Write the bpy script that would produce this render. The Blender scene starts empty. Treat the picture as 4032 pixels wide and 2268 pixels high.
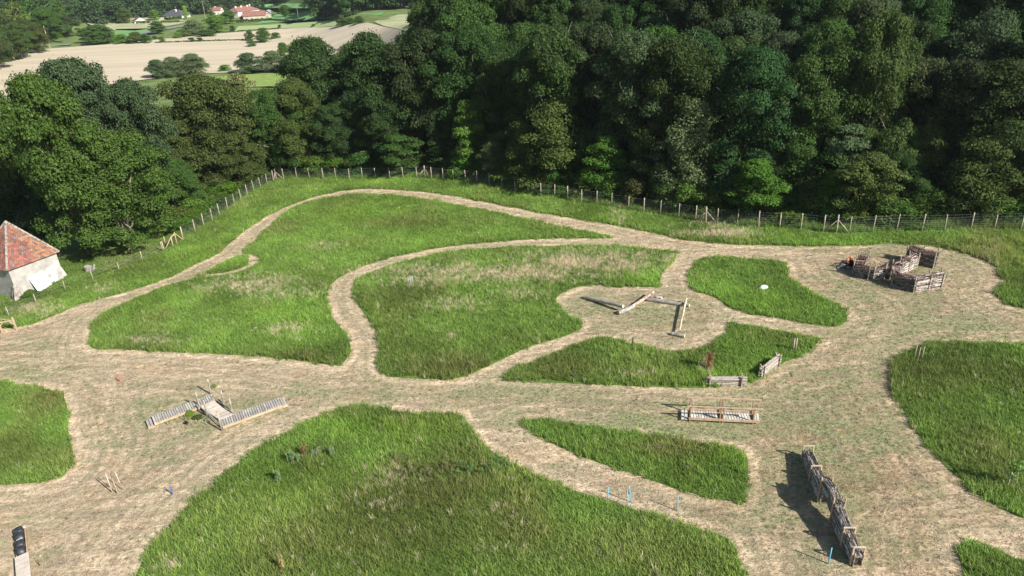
import bpy, math, random
import numpy as np
from mathutils import Vector, Matrix
from mathutils.geometry import delaunay_2d_cdt
rnd = random.Random(7); rng = np.random.default_rng(11)
sc = bpy.context.scene
# ---------------------------------------------------------------- camera
PITCH, ROLL, FPX, CAMZ = math.radians(25.5), math.radians(2.25), 2795., 29.0
fw = np.array([0, math.cos(PITCH), -math.sin(PITCH)]); u0 = np.array([0, math.sin(PITCH), math.cos(PITCH)]); r0 = np.array([1., 0, 0])
RT = math.cos(ROLL)*r0-math.sin(ROLL)*u0; UP = math.sin(ROLL)*r0+math.cos(ROLL)*u0; CAM = np.array([0, 0, CAMZ])
cam = bpy.data.cameras.new('camera'); co = bpy.data.objects.new('camera', cam); sc.collection.objects.link(co)
m = Matrix.Identity(4)
for i in range(3): m[i][0], m[i][1], m[i][2], m[i][3] = RT[i], UP[i], -fw[i], CAM[i]
co.matrix_world = m; cam.sensor_width = 36; cam.lens = FPX/4032*36; cam.clip_end = 5000; cam.clip_start = .5; sc.camera = co
# ---------------------------------------------------------------- light
SUN_AZ, SUN_EL = math.radians(-39), math.radians(35.5)      # azimuth from +x towards +y
sd = Vector((math.cos(SUN_AZ)*math.cos(SUN_EL), math.sin(SUN_AZ)*math.cos(SUN_EL), math.sin(SUN_EL)))
w = bpy.data.worlds.new('World'); sc.world = w; w.use_nodes = True
nt = w.node_tree; bg = nt.nodes['Background']; sky = nt.nodes.new('ShaderNodeTexSky'); sky.sky_type = 'NISHITA'; sky.sun_disc = False
sky.sun_elevation = SUN_EL; sky.sun_rotation = math.radians(90)-SUN_AZ; sky.air_density = 1.0; sky.dust_density = .6
nt.links.new(sky.outputs[0], bg.inputs[0]); bg.inputs[1].default_value = .06
L = bpy.data.lights.new('sun', 'SUN'); L.energy = 5.0; L.angle = math.radians(.5); L.color = (1, .955, .88)
lo = bpy.data.objects.new('sun', L); lo.rotation_euler = sd.to_track_quat('Z', 'Y').to_euler(); lo.location = (60, -60, 90); sc.collection.objects.link(lo)
sc.view_settings.view_transform = 'Standard'; sc.view_settings.look = 'None'; sc.view_settings.exposure = .76; sc.view_settings.gamma = 1
sc.cycles.max_bounces = 6; sc.cycles.transparent_max_bounces = 4
C = sc.collection
# ---------------------------------------------------------------- ground shape and pixel -> ground helpers
K = 4032/2576.
def plane(x, y): return .0735*x+.02226*y
def ray(u, v):
    d = fw*FPX+RT*(u*K-2016)-UP*(v*K-1134); return d/np.linalg.norm(d)
def Pp(u, v, h=0):                                       # on the field's plane, h above it
    d = ray(u, v); t = -(CAMZ-h)/(d[2]-.0735*d[0]-.02226*d[1]); return CAM+d*t
def proj(P):
    q = np.asarray(P)-CAM; z = q@fw; return np.stack([(2016+FPX*(q@RT)/z)/K, (1134-FPX*(q@UP)/z)/K], -1), z
FENCE_L = [(25,798),(92,765),(165,731),(236,706),(301,683),(358,656),(413,630)]
FENCE_R = [(413,630),(445,616),(462,605),(492,585),(513,570),(535,557),(553,543),(573,529),(592,519),(608,507),(624,496),(640,484),(657,475),(673,466),(688,458),(696,455),(715,454),(747,450),(779,451),(813,452),(845,452),(879,454),(912,452),(946,452),(982,452),(1015,451),(1049,450),(1070,449),(1086,451),(1115,454),(1142,457),(1172,460),(1200,463),(1232,470),(1263,476),(1296,482),(1328,489),(1361,496),(1395,500),(1428,505),(1463,512),(1500,517),(1538,524),(1581,531),(1619,537),(1660,543),(1706,550),(1748,558),(1775,564),(1804,566),(1854,569),(1907,573),(1960,576),(2014,578),(2070,585),(2103,588),(2135,589),(2194,586),(2254,583),(2317,583),(2375,583),(2441,581),(2500,580),(2567,580),(2635,580),(2700,580)]
FL = [Pp(*p)[:2] for p in FENCE_L]; FR = [Pp(*p)[:2] for p in FENCE_R]
FIELD = np.array([(-70, -30), (-66, 40)]+[tuple(p) for p in FL+FR[1:]]+[(110, 58), (110, -30)])
def inpoly(x, y, poly):
    x = np.asarray(x, float); y = np.asarray(y, float); c = np.zeros(x.shape, bool); n = len(poly); j = n-1
    for i in range(n):
        xi, yi = poly[i]; xj, yj = poly[j]
        if yi != yj: c ^= ((yi > y) != (yj > y)) & (x < (xj-xi)*(y-yi)/(yj-yi)+xi)
        j = i
    return c
def dist_poly(x, y, poly, closed=True):
    x = np.asarray(x, float); y = np.asarray(y, float); d = np.full(x.shape, 1e9); n = len(poly)
    for i in range(n if closed else n-1):
        ax, ay = poly[i]; bx, by = poly[(i+1) % n]; dx, dy = bx-ax, by-ay
        t = np.clip(((x-ax)*dx+(y-ay)*dy)/(dx*dx+dy*dy+1e-9), 0, 1); d = np.minimum(d, np.hypot(x-ax-t*dx, y-ay-t*dy))
    return d
def ss(a, b, x): t = np.clip((x-a)/(b-a), 0, 1); return t*t*(3-2*t)
FPOLY = FIELD[::2]
def T(x, y):
    x = np.asarray(x, float); y = np.asarray(y, float); p = plane(x, y)
    d = np.where(inpoly(x, y, FIELD), 0, dist_poly(x, y, FIELD))
    r = np.hypot(x, y); az = x/np.maximum(y, 1)
    r1 = np.interp(az, [-.8, -.62, -.56, -.42, -.3, -.22], [290, 410, 545, 600, 640, 440])
    val = -6+.12*np.clip(r-r1, 0, 650)
    x0 = -15-.27*(y-95); s = ss(x0-15, x0+30, x)
    near = np.minimum(p, 8)+.28*np.minimum(d, 70); hill = near+(3-near)*ss(130, 300, y)+.12*np.clip(r-430, 0, 600)
    o = val+(hill-val)*s
    return p+(o-p)*ss(4, 50, d)
def P(u, v):
    d = ray(u, v); ts = np.concatenate([np.arange(25, 200, 2.), np.arange(200, 1500, 5.)])
    q = CAM+np.outer(ts, d); g = q[:, 2]-T(q[:, 0], q[:, 1]); k = int(np.argmax(g < 0)) or len(ts)-1
    a, b = ts[k-1], ts[k]
    for _ in range(14):
        c = (a+b)/2; q = CAM+d*c
        if q[2] < T(q[0], q[1]): b = c
        else: a = c
    q = CAM+d*b; return np.array([q[0], q[1], float(T(q[0], q[1]))])
def gz(x, y): return float(T(x, y))
# ---------------------------------------------------------------- materials
def mat(name, col=(.5,.5,.5), rough=.8, spec=.3, var=None, scale=4., bump=0., bscale=None, stretch=(1,1,1), coords='Object', attr=None):
    M = bpy.data.materials.new(name); M.use_nodes = True; n = M.node_tree; b = n.nodes['Principled BSDF']
    b.inputs['Roughness'].default_value = rough; b.inputs['Specular IOR Level'].default_value = spec
    tc = n.nodes.new('ShaderNodeTexCoord'); mp = n.nodes.new('ShaderNodeMapping'); mp.inputs['Scale'].default_value = stretch
    n.links.new(tc.outputs[coords], mp.inputs[0])
    nz = n.nodes.new('ShaderNodeTexNoise'); nz.inputs['Scale'].default_value = scale; nz.inputs['Detail'].default_value = 5; n.links.new(mp.outputs[0], nz.inputs[0])
    var = var or tuple(c*.65 for c in col)
    r = n.nodes.new('ShaderNodeValToRGB'); r.color_ramp.elements[0].position = .35; r.color_ramp.elements[1].position = .65
    r.color_ramp.elements[0].color = (*var, 1); r.color_ramp.elements[1].color = (*col, 1); n.links.new(nz.outputs[0], r.inputs[0]); out = r.outputs[0]
    if attr:
        a = n.nodes.new('ShaderNodeAttribute'); a.attribute_name = attr; mm = n.nodes.new('ShaderNodeMix'); mm.data_type = 'RGBA'; mm.blend_type = 'MULTIPLY'; mm.inputs[0].default_value = 1
        n.links.new(out, mm.inputs[6]); n.links.new(a.outputs['Color'], mm.inputs[7]); out = mm.outputs[2]
    n.links.new(out, b.inputs['Base Color'])
    if bump:
        n2 = n.nodes.new('ShaderNodeTexNoise'); n2.inputs['Scale'].default_value = bscale or scale*3; n2.inputs['Detail'].default_value = 6; n.links.new(mp.outputs[0], n2.inputs[0])
        bp = n.nodes.new('ShaderNodeBump'); bp.inputs['Strength'].default_value = bump; bp.inputs['Distance'].default_value = .06; n.links.new(n2.outputs[0], bp.inputs['Height']); n.links.new(bp.outputs[0], b.inputs['Normal'])
    return M
def leafmat(name, trans=.25, inst=False, rough=.55, spec=.35):
    M = bpy.data.materials.new(name); M.use_nodes = True; n = M.node_tree; b = n.nodes['Principled BSDF']; out = n.nodes['Material Output']
    if inst:
        a = n.nodes.new('ShaderNodeAttribute'); a.attribute_type = 'INSTANCER'; a.attribute_name = 'col'; src = a.outputs['Color']
    else:
        a = n.nodes.new('ShaderNodeObjectInfo'); src = a.outputs['Color']
    v = n.nodes.new('ShaderNodeAttribute'); v.attribute_name = 'v'
    h = n.nodes.new('ShaderNodeHueSaturation'); n.links.new(src, h.inputs['Color'])
    mr = n.nodes.new('ShaderNodeMapRange'); mr.inputs[3].default_value = .5; mr.inputs[4].default_value = 1.55; n.links.new(v.outputs['Fac'], mr.inputs[0]); n.links.new(mr.outputs[0], h.inputs['Value'])
    m2 = n.nodes.new('ShaderNodeMapRange'); m2.inputs[3].default_value = .515; m2.inputs[4].default_value = .48; n.links.new(v.outputs['Fac'], m2.inputs[0]); n.links.new(m2.outputs[0], h.inputs['Hue'])
    n.links.new(h.outputs[0], b.inputs['Base Color']); b.inputs['Roughness'].default_value = rough; b.inputs['Specular IOR Level'].default_value = spec
    t = n.nodes.new('ShaderNodeBsdfTranslucent'); n.links.new(h.outputs[0], t.inputs[0]); mx = n.nodes.new('ShaderNodeMixShader'); mx.inputs[0].default_value = trans
    n.links.new(b.outputs[0], mx.inputs[1]); n.links.new(t.outputs[0], mx.inputs[2]); n.links.new(mx.outputs[0], out.inputs[0]); return M
LEAF = leafmat('leaves', .38, False, .6, .1); GRASS = leafmat('grass_blades', .45, True, .75, .15)
BARK = mat('bark', (.33,.29,.23), .9, .2, (.15,.13,.10), 6, .6, stretch=(1,1,.2))
PINE = mat('pale_timber', (.56,.42,.29), .75, .3, (.4,.28,.18), 3, .2, stretch=(1,1,.3))
POSTW = mat('post_wood', (.46,.40,.32), .8, .3, (.27,.22,.17), 3, .2)
GREYW = mat('weathered_boards', (.50,.475,.43), .85, .2, (.34,.32,.285), 2, .3, attr='v')
PALEW = mat('pale_boards', (.62,.55,.47), .8, .3, (.5,.43,.36), 3, .2, attr='v')
LOGG = mat('grey_log', (.40,.38,.34), .9, .2, (.22,.2,.17), 5, .6)
LOGB = mat('peeling_log', (.62,.55,.47), .9, .2, (.2,.085,.06), 3.2, .4)
LOGP = mat('stripped_log', (.62,.52,.4), .8, .2, (.42,.32,.22), 3, .3)
CUT = mat('cut_wood', (.7,.56,.38), .8, .2)
STICK = mat('grey_shaded_sticks', (.45,.40,.345), .9, .1, (.17,.14,.12), 7, 0, attr='v')  # grey wood; on maze runs turned from the sun the shade is painted in
STICKW = mat('pale_sunlit_sticks', (.52,.465,.41), .9, .2, (.33,.28,.24), 6, 0, attr='v')  # pale wood; on sun-facing maze runs the sunlight is painted in
TWIG = mat('reddish_twigs', (.21,.115,.095), .9, .2, (.085,.05,.045), 9, 0, attr='v')
TYRE = mat('rubber', (.035,.04,.048), .45, .5, (.02,.022,.027), 6, .2)
STONEW = mat('limewashed_stone', (.46,.44,.41), .9, .2, (.33,.31,.28), 1.6, .5, 14)
WHITE = mat('white_panel', (.82,.82,.82), .6, .4, (.78,.78,.78), 2)
TILE = mat('clay_tiles', (.36,.15,.11), .85, .3, (.24,.105,.085), 1.2, .3, 10, attr='v')
RIDGE = mat('ridge_mortar', (.42,.37,.32), .9, .2, (.16,.13,.11), 5, .4)
SLATE = mat('slate', (.10,.10,.115), .8, .3)
RROOF = mat('red_roof', (.30,.145,.12), .85, .2, (.24,.115,.095), .8)
BROOF = mat('brown_roof', (.26,.17,.14), .85, .3)
GROOF = mat('grey_sheet_roof', (.42,.44,.47), .6, .4)
RENDER_W = mat('white_render', (.74,.71,.66), .9, .2, (.68,.64,.58), .5)
RENDER_B = mat('buff_render', (.55,.48,.38), .9, .2, (.45,.39,.31), .5)
GLASS = mat('window_dark', (.05,.055,.06), .2, .5)
SHUT = mat('shutter', (.35,.42,.12), .7, .3)
WIRE = mat('galvanised_wire', (.35,.36,.36), .5, .5); METALP = mat('pale_metal', (.55,.55,.55), .5, .5)
BLUE = mat('blue_plastic', (.16,.50,.72), .5, .4, (.12,.42,.64), 2); DBLUE = mat('dark_blue_paint', (.07,.15,.5), .6, .3); REDP = mat('red_orange_paint', (.85,.10,.05), .6, .3, (.75,.08,.04), 2)
ROPE = mat('rope', (.4,.36,.3), .9, .1)
ROAD = mat('asphalt', (.25,.25,.25), .9, .2, (.2,.2,.2), .5)
# ---------------------------------------------------------------- mesh helpers
class MB:
    def __init__(s): s.v = []; s.f = []; s.a = []
    def add(s, vs, fs, a=1.):
        o = len(s.v); s.v += [tuple(map(float, p)) for p in vs]; s.f += [tuple(i+o for i in f) for f in fs]; s.a += [a]*len(vs); return s
    def hull(s, ps, a=1.):                                  # 8 corners: bottom 4 then top 4
        return s.add(ps, [(3,2,1,0),(4,5,6,7),(0,1,5,4),(1,2,6,5),(2,3,7,6),(3,0,4,7)], a)
    def beam(s, A, B, wd, ht, up=(0,0,1), a=1.):            # box from A to B
        A, B = Vector(A), Vector(B); d = (B-A).normalized(); u = Vector(up); si = d.cross(u)
        if si.length < 1e-3: si = Vector((1,0,0))
        si.normalize(); u = si.cross(d).normalized(); si *= wd/2; u *= ht/2
        return s.hull([A-si-u, A+si-u, B+si-u, B-si-u, A-si+u, A+si+u, B+si+u, B-si+u], a)
    def tube(s, pts, rs, n=6, a=1., cap=True):
        pts = [Vector(p) for p in pts]; rs = rs if isinstance(rs, (list, tuple)) else [rs]*len(pts); vs = []; fs = []
        for i, p in enumerate(pts):
            d = (pts[min(i+1, len(pts)-1)]-pts[max(i-1, 0)]).normalized(); x = d.cross(Vector((0,0,1)))
            if x.length < .05: x = d.cross(Vector((0,1,0)))
            x.normalize(); y = d.cross(x)
            for k in range(n): t = 2*math.pi*k/n; vs.append(p+(x*math.cos(t)+y*math.sin(t))*rs[i])
        for i in range(len(pts)-1):
            for k in range(n): fs.append((i*n+k, i*n+(k+1) % n, (i+1)*n+(k+1) % n, (i+1)*n+k))
        if cap: fs += [tuple(range(n-1, -1, -1)), tuple((len(pts)-1)*n+k for k in range(n))]
        return s.add(vs, fs, a)
def mkmesh(name, v, f, mt, a=None, smooth=False):
    me = bpy.data.meshes.new(name); me.from_pydata([tuple(p) for p in v], [], [tuple(q) for q in f])
    if mt: me.materials.append(mt)
    if a is not None:
        at = me.attributes.new('v', 'FLOAT_COLOR', 'POINT'); arr = np.ones((len(v), 4), np.float32); arr[:, :3] = np.asarray(a, np.float32).reshape(len(v), -1); at.data.foreach_set('color', arr.ravel())
    if smooth: me.polygons.foreach_set('use_smooth', [True]*len(me.polygons))
    me.update(); return me
def tag(o, label=None, cat=None, group=None, kind=None):
    if label: o['label'] = label
    if cat: o['category'] = cat
    if group: o['group'] = group
    if kind: o['kind'] = kind
    return o
class Thing:
    def __init__(s, name, label, cat, loc, group=None):
        s.r = bpy.data.objects.new(name, None); s.r.empty_display_size = .3; C.objects.link(s.r); s.loc = Vector(loc); s.r.location = s.loc; tag(s.r, label, cat, group)
    def part(s, name, mb, mt, parent=None, smooth=False, label=None):
        me = mkmesh(name, [tuple(Vector(p)-s.loc) for p in mb.v], mb.f, mt, mb.a, smooth); o = bpy.data.objects.new(name, me); C.objects.link(o); o.parent = parent or s.r
        if label: o['label'] = label
        return o
def single(name, mb, mt, label, cat, loc, group=None, smooth=False, kind=None):
    loc = Vector(loc); me = mkmesh(name, [tuple(Vector(p)-loc) for p in mb.v], mb.f, mt, mb.a, smooth); o = bpy.data.objects.new(name, me); o.location = loc; C.objects.link(o); return tag(o, label, cat, group, kind)
def catmull(pts, k=5):
    pts = [np.array(p, float) for p in pts]; n = len(pts); out = []
    for i in range(n):
        a, b, c, d = pts[i-1], pts[i], pts[(i+1) % n], pts[(i+2) % n]
        # keep sharp corners sharp
        e1 = b-a; e2 = c-b; e3 = d-c
        def sharp(p, q): return (p@q)/(np.linalg.norm(p)*np.linalg.norm(q)+1e-9) < .35
        ta = e2 if sharp(e1, e2) else (c-a); tb = e2 if sharp(e2, e3) else (d-b)
        L_ = np.linalg.norm(e2); ta = ta/(np.linalg.norm(ta)+1e-9)*L_; tb = tb/(np.linalg.norm(tb)+1e-9)*L_
        for j in range(k):
            t = j/k; out.append((2*t**3-3*t*t+1)*b+(t**3-2*t*t+t)*ta+(-2*t**3+3*t*t)*c+(t**3-t*t)*tb)
    return np.array(out)
def sheet_geo(poly, step, zoff, clip=None):
    poly = np.asarray(poly); x0, y0 = poly.min(0); x1, y1 = poly.max(0)
    gx, gy = np.meshgrid(np.arange(x0, x1, step), np.arange(y0, y1, step)); gx = gx.ravel()+rng.uniform(-.2, .2, gx.size)*step; gy = gy.ravel()+rng.uniform(-.2, .2, gy.size)*step
    k = inpoly(gx, gy, poly); gx, gy = gx[k], gy[k]; k = dist_poly(gx, gy, poly) > step*.4; gx, gy = gx[k], gy[k]
    n = len(poly); vs = [Vector(p) for p in poly]+[Vector((a, b)) for a, b in zip(gx, gy)]
    r = delaunay_2d_cdt(vs, [(i, (i+1) % n) for i in range(n)], [list(range(n))], 1, 1e-4)
    V = np.array([tuple(p) for p in r[0]]); z = T(V[:, 0], V[:, 1])+zoff; F = [tuple(f) for f in r[2]]
    return np.column_stack([V, z]), F
# ---------------------------------------------------------------- ground and fields
xs = np.sinh(np.linspace(-4.6, 4.6, 260))*24; ys = np.concatenate([np.arange(-30, 130, 2.), 130+np.sinh(np.linspace(0, 3.6, 150))*80])
gx, gy = np.meshgrid(xs, ys); gzv = T(gx, gy); nx, ny = len(xs), len(ys)
V = np.column_stack([gx.ravel(), gy.ravel(), gzv.ravel()]); F = [(j*nx+i, j*nx+i+1, (j+1)*nx+i+1, (j+1)*nx+i) for j in range(ny-1) for i in range(nx-1)]
GM = mat('rough_grass_ground', (.17,.23,.075), .95, .1, (.11,.15,.05), .25, .5, 2.5)
go = bpy.data.objects.new('ground', mkmesh('ground', V, F, GM, smooth=True)); C.objects.link(go); tag(go, 'rough green grassland and valley floor around the course', kind='structure')
def blobs(x, y, bl):
    o = np.zeros(x.shape)
    uv, z = proj(np.column_stack([x, y, T(x, y)]))
    for u, v, ru, rv, s in bl: o = np.maximum(o, s*np.exp(-(((uv[:, 0]-u)/ru)**2+((uv[:, 1]-v)/rv)**2)))
    return o
def vnoise(x, y, s, seed=0):
    r = np.random.default_rng(seed); g = r.random((256, 256)); x = x/s+1000; y = y/s+1000
    xi = np.floor(x).astype(int); yi = np.floor(y).astype(int); fx = x-xi; fy = y-yi; fx = fx*fx*(3-2*fx); fy = fy*fy*(3-2*fy)
    G = lambda a, b: g[a % 256, b % 256]
    return (G(xi, yi)*(1-fx)+G(xi+1, yi)*fx)*(1-fy)+(G(xi, yi+1)*(1-fx)+G(xi+1, yi+1)*fx)*fy
# mown straw ground inside the fence; attribute g = how green the sward is there
vis = np.array([(-69, 12), (-66, 40)]+[tuple(p) for p in FL+FR[1:]]+[(80, 40), (55, 12)])
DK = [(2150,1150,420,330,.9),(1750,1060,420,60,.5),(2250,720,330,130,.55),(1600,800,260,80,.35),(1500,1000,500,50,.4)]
GB = [(500,1040,200,50,.75),(60,930,110,40,.65),(1500,1070,420,36,.7),(1750,1050,330,40,.85),(2150,1060,160,160,.6),(2300,820,260,60,.6),(1500,770,120,50,.6),(1650,800,120,50,.6),(1250,990,400,26,.65),(330,1100,120,50,.4),(1830,760,70,35,.4),(2230,900,140,60,.5),(2050,1250,200,200,.35),(900,990,260,30,.55),(480,1020,120,40,.6),(2380,640,120,60,.5),(2200,760,260,60,.5),(2120,1000,330,120,.55),(2050,1150,160,120,.5),(2450,820,200,40,.5),(2250,620,300,20,.5),(100,870,90,22,.5),(1350,960,200,25,.4),(2150,1350,160,100,.45),(1800,1090,260,22,.8)]
MG = bpy.data.materials.new('mown_straw'); MG.use_nodes = True; n = MG.node_tree; b = n.nodes['Principled BSDF']; b.inputs['Roughness'].default_value = .95; b.inputs['Specular IOR Level'].default_value = .1
tc = n.nodes.new('ShaderNodeTexCoord')
def NZ(scale, st=(1,1,1), det=6, dist=0.):
    mp = n.nodes.new('ShaderNodeMapping'); mp.inputs['Scale'].default_value = st; n.links.new(tc.outputs['Object'], mp.inputs[0])
    z = n.nodes.new('ShaderNodeTexNoise'); z.inputs['Scale'].default_value = scale; z.inputs['Detail'].default_value = det; z.inputs['Roughness'].default_value = .65; z.inputs['Distortion'].default_value = dist; n.links.new(mp.outputs[0], z.inputs[0]); return z.outputs[0]
def ramp(src, p0, c0, p1, c1):
    r = n.nodes.new('ShaderNodeValToRGB'); e = r.color_ramp.elements; e[0].position = p0; e[1].position = p1; e[0].color = (*c0, 1); e[1].color = (*c1, 1); n.links.new(src, r.inputs[0]); return r.outputs[0]
def mix(f, a, b_, bt='MIX'):
    m_ = n.nodes.new('ShaderNodeMix'); m_.data_type = 'RGBA'; m_.blend_type = bt
    for k, s in ((0, f), (6, a), (7, b_)):
        if isinstance(s, (int, float)): m_.inputs[k].default_value = s
        elif isinstance(s, tuple): m_.inputs[k].default_value = (*s, 1)
        else: n.links.new(s, m_.inputs[k])
    return m_.outputs[2]
def math_(op, a, b_):
    q = n.nodes.new('ShaderNodeMath'); q.operation = op
    for k, s in ((0, a), (1, b_)):
        if isinstance(s, (int, float)): q.inputs[k].default_value = s
        else: n.links.new(s, q.inputs[k])
    return q.outputs[0]
straw = ramp(NZ(3.2, (1,1.8,1), 7, .6), .34, (.29,.23,.155), .62, (.63,.535,.40))
earth = ramp(NZ(.32, (1,1.4,1)), .5, (1,1,1), .68, (.9,.83,.77)); straw = mix(1., straw, earth, 'MULTIPLY')
streak = ramp(NZ(1.2, (.22,1.6,1), 4, .4), .4, (.78,.78,.76), .6, (1.12,1.1,1.08)); straw = mix(1., straw, streak, 'MULTIPLY')
grn = ramp(NZ(5, (1,1.5,1)), .4, (.14,.17,.07), .62, (.35,.34,.19))
at = n.nodes.new('ShaderNodeAttribute'); at.attribute_name = 'v'
sx = n.nodes.new('ShaderNodeSeparateColor'); n.links.new(at.outputs['Color'], sx.inputs[0])
# mower rows follow the edges of the grass islands: noise over the distance to the nearest island
dd_ = math_('ADD', math_('MULTIPLY', sx.outputs[1], 10.), math_('MULTIPLY', NZ(.5), .5)); cb = n.nodes.new('ShaderNodeCombineXYZ'); n.links.new(dd_, cb.inputs[0]); n.links.new(math_('MULTIPLY', NZ(.12), 3.), cb.inputs[1])
n1 = n.nodes.new('ShaderNodeTexNoise'); n1.inputs['Scale'].default_value = 1.9; n1.inputs['Detail'].default_value = 5; n1.inputs['Roughness'].default_value = .7; n.links.new(cb.outputs[0], n1.inputs[0])
row = ramp(n1.outputs[0], .38, (.72,.7,.68), .6, (1.18,1.16,1.13)); straw = mix(.85, straw, row, 'MULTIPLY')
edge = ramp(sx.outputs[1], .02, (1.22,1.2,1.17), .2, (.98,.96,.93)); straw = mix(1., straw, edge, 'MULTIPLY')
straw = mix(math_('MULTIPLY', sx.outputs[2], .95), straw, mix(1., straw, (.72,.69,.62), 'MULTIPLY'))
gf = math_('ADD', math_('ADD', math_('MULTIPLY', sx.outputs[0], 1.1), .14), math_('MULTIPLY', math_('SUBTRACT', .5, n1.outputs[0]), 1.6)); gf = math_('ADD', gf, math_('ADD', math_('MULTIPLY', math_('SUBTRACT', NZ(.9, (.5,1.5,1), 6, .5), .53), 3.), math_('MULTIPLY', math_('SUBTRACT', NZ(.28, (.6,1.4,1), 5, .8), .5), 1.8))); 
q = n.nodes.new('ShaderNodeClamp'); n.links.new(gf, q.inputs[0])
n.links.new(mix(q.outputs[0], straw, grn), b.inputs['Base Color'])
bp = n.nodes.new('ShaderNodeBump'); bp.inputs['Strength'].default_value = .7; bp.inputs['Distance'].default_value = .1; n.links.new(NZ(5.5, (1,1.4,1), 8), bp.inputs['Height']); n.links.new(bp.outputs[0], b.inputs['Normal'])
# ---------------------------------------------------------------- scatter support
protos = bpy.data.collections.new('grass_tufts')
def tuft(name, nb, h, wd, spread, lean, flat=False, seed=0):
    r = random.Random(seed); vs = []; fs = []; av = []
    for i in range(nb):
        a = r.uniform(0, 6.283); rad = spread*math.sqrt(r.random()); bx, by = rad*math.cos(a), rad*math.sin(a); hh = h*r.uniform(.55, 1.15)
        d = r.uniform(0, 6.283); ln = hh*lean*r.uniform(.4, 1.3); dx, dy = math.cos(d), math.sin(d); px, py = -dy*wd/2*r.uniform(.7,1.3), dx*wd/2
        o = len(vs); t = r.random()
        z1, z2 = (hh*.55, hh) if not flat else (.03+.04*r.random(), .015)
        l1, l2 = (ln*.3, ln) if not flat else (hh*.5, hh)
        vs += [(bx-px, by-py, 0), (bx+px, by+py, 0), (bx+dx*l1+px*.8, by+dy*l1+py*.8, z1), (bx+dx*l1-px*.8, by+dy*l1-py*.8, z1), (bx+dx*l2, by+dy*l2, z2)]
        fs += [(o, o+1, o+2, o+3), (o+3, o+2, o+4)]; av += [t]*5
    ob = bpy.data.objects.new(name, mkmesh(name, vs, fs, GRASS, np.array(av)[:, None].repeat(3, 1))); protos.objects.link(ob)
tuft('tuft_a', 16, .42, .028, .15, .45, seed=1); tuft('tuft_b', 14, .5, .026, .13, .6, seed=2); tuft('tuft_c', 18, .36, .03, .17, .4, seed=3)
tuft('tuft_d', 20, .5, .02, .12, .45, seed=4)                                  # seeding dry stems
tuft('tuft_e', 14, .16, .02, .16, .5, True, seed=5); tuft('tuft_f', 12, .2, .022, .2, .5, True, seed=6)     # cut straw
tuft('tuft_g', 14, .1, .025, .14, .5, seed=7)
def scatter_group():
    g = bpy.data.node_groups.new('scatter', 'GeometryNodeTree'); g.interface.new_socket('Geometry', in_out='INPUT', socket_type='NodeSocketGeometry'); g.interface.new_socket('Geometry', in_out='OUTPUT', socket_type='NodeSocketGeometry')
    N = g.nodes; I = N.new('NodeGroupInput'); O = N.new('NodeGroupOutput'); ci = N.new('GeometryNodeCollectionInfo'); ci.inputs[0].default_value = protos; ci.inputs['Separate Children'].default_value = True; ci.inputs['Reset Children'].default_value = True
    ip = N.new('GeometryNodeInstanceOnPoints'); ip.inputs['Pick Instance'].default_value = True
    def A(nm, ty):
        q = N.new('GeometryNodeInputNamedAttribute'); q.data_type = ty; q.inputs[0].default_value = nm; return q.outputs[0]
    Lk = g.links.new
    Lk(I.outputs[0], ip.inputs['Points']); Lk(ci.outputs[0], ip.inputs['Instance']); Lk(A('idx', 'INT'), ip.inputs['Instance Index']); Lk(A('rot', 'FLOAT_VECTOR'), ip.inputs['Rotation']); Lk(A('scl', 'FLOAT_VECTOR'), ip.inputs['Scale']); Lk(A('pt', 'BOOLEAN'), ip.inputs['Selection'])
    j = N.new('GeometryNodeJoinGeometry'); Lk(I.outputs[0], j.inputs[0]); Lk(ip.outputs[0], j.inputs[0]); Lk(j.outputs[0], O.inputs[0]); return g
SG = scatter_group()
def scatter_obj(name, V, F, mt, pts, col, idx, scl, label, cat):
    me = bpy.data.meshes.new(name); nv = len(V); allv = np.vstack([V, pts]) if nv else pts
    me.from_pydata(allv.tolist(), [], F); 
    if mt: me.materials.append(mt)
    N_ = len(allv); k = len(pts)
    a = me.attributes.new('pt', 'BOOLEAN', 'POINT'); arr = np.zeros(N_, bool); arr[nv:] = True; a.data.foreach_set('value', arr)
    a = me.attributes.new('idx', 'INT', 'POINT'); arr = np.zeros(N_, np.int32); arr[nv:] = idx; a.data.foreach_set('value', arr)
    a = me.attributes.new('rot', 'FLOAT_VECTOR', 'POINT'); arr = np.zeros((N_, 3), np.float32); arr[nv:, 2] = rng.uniform(0, 6.28, k); arr[nv:, 0] = rng.normal(0, .12, k); arr[nv:, 1] = rng.normal(0, .12, k); a.data.foreach_set('vector', arr.ravel())
    a = me.attributes.new('scl', 'FLOAT_VECTOR', 'POINT'); arr = np.ones((N_, 3), np.float32); arr[nv:] = scl; a.data.foreach_set('vector', arr.ravel())
    a = me.attributes.new('col', 'FLOAT_COLOR', 'POINT'); arr = np.ones((N_, 4), np.float32); arr[nv:, :3] = col; a.data.foreach_set('color', arr.ravel())
    me.update(); o = bpy.data.objects.new(name, me); C.objects.link(o); md = o.modifiers.new('scatter', 'NODES'); md.node_group = SG; return tag(o, label, cat, kind='stuff')
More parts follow.
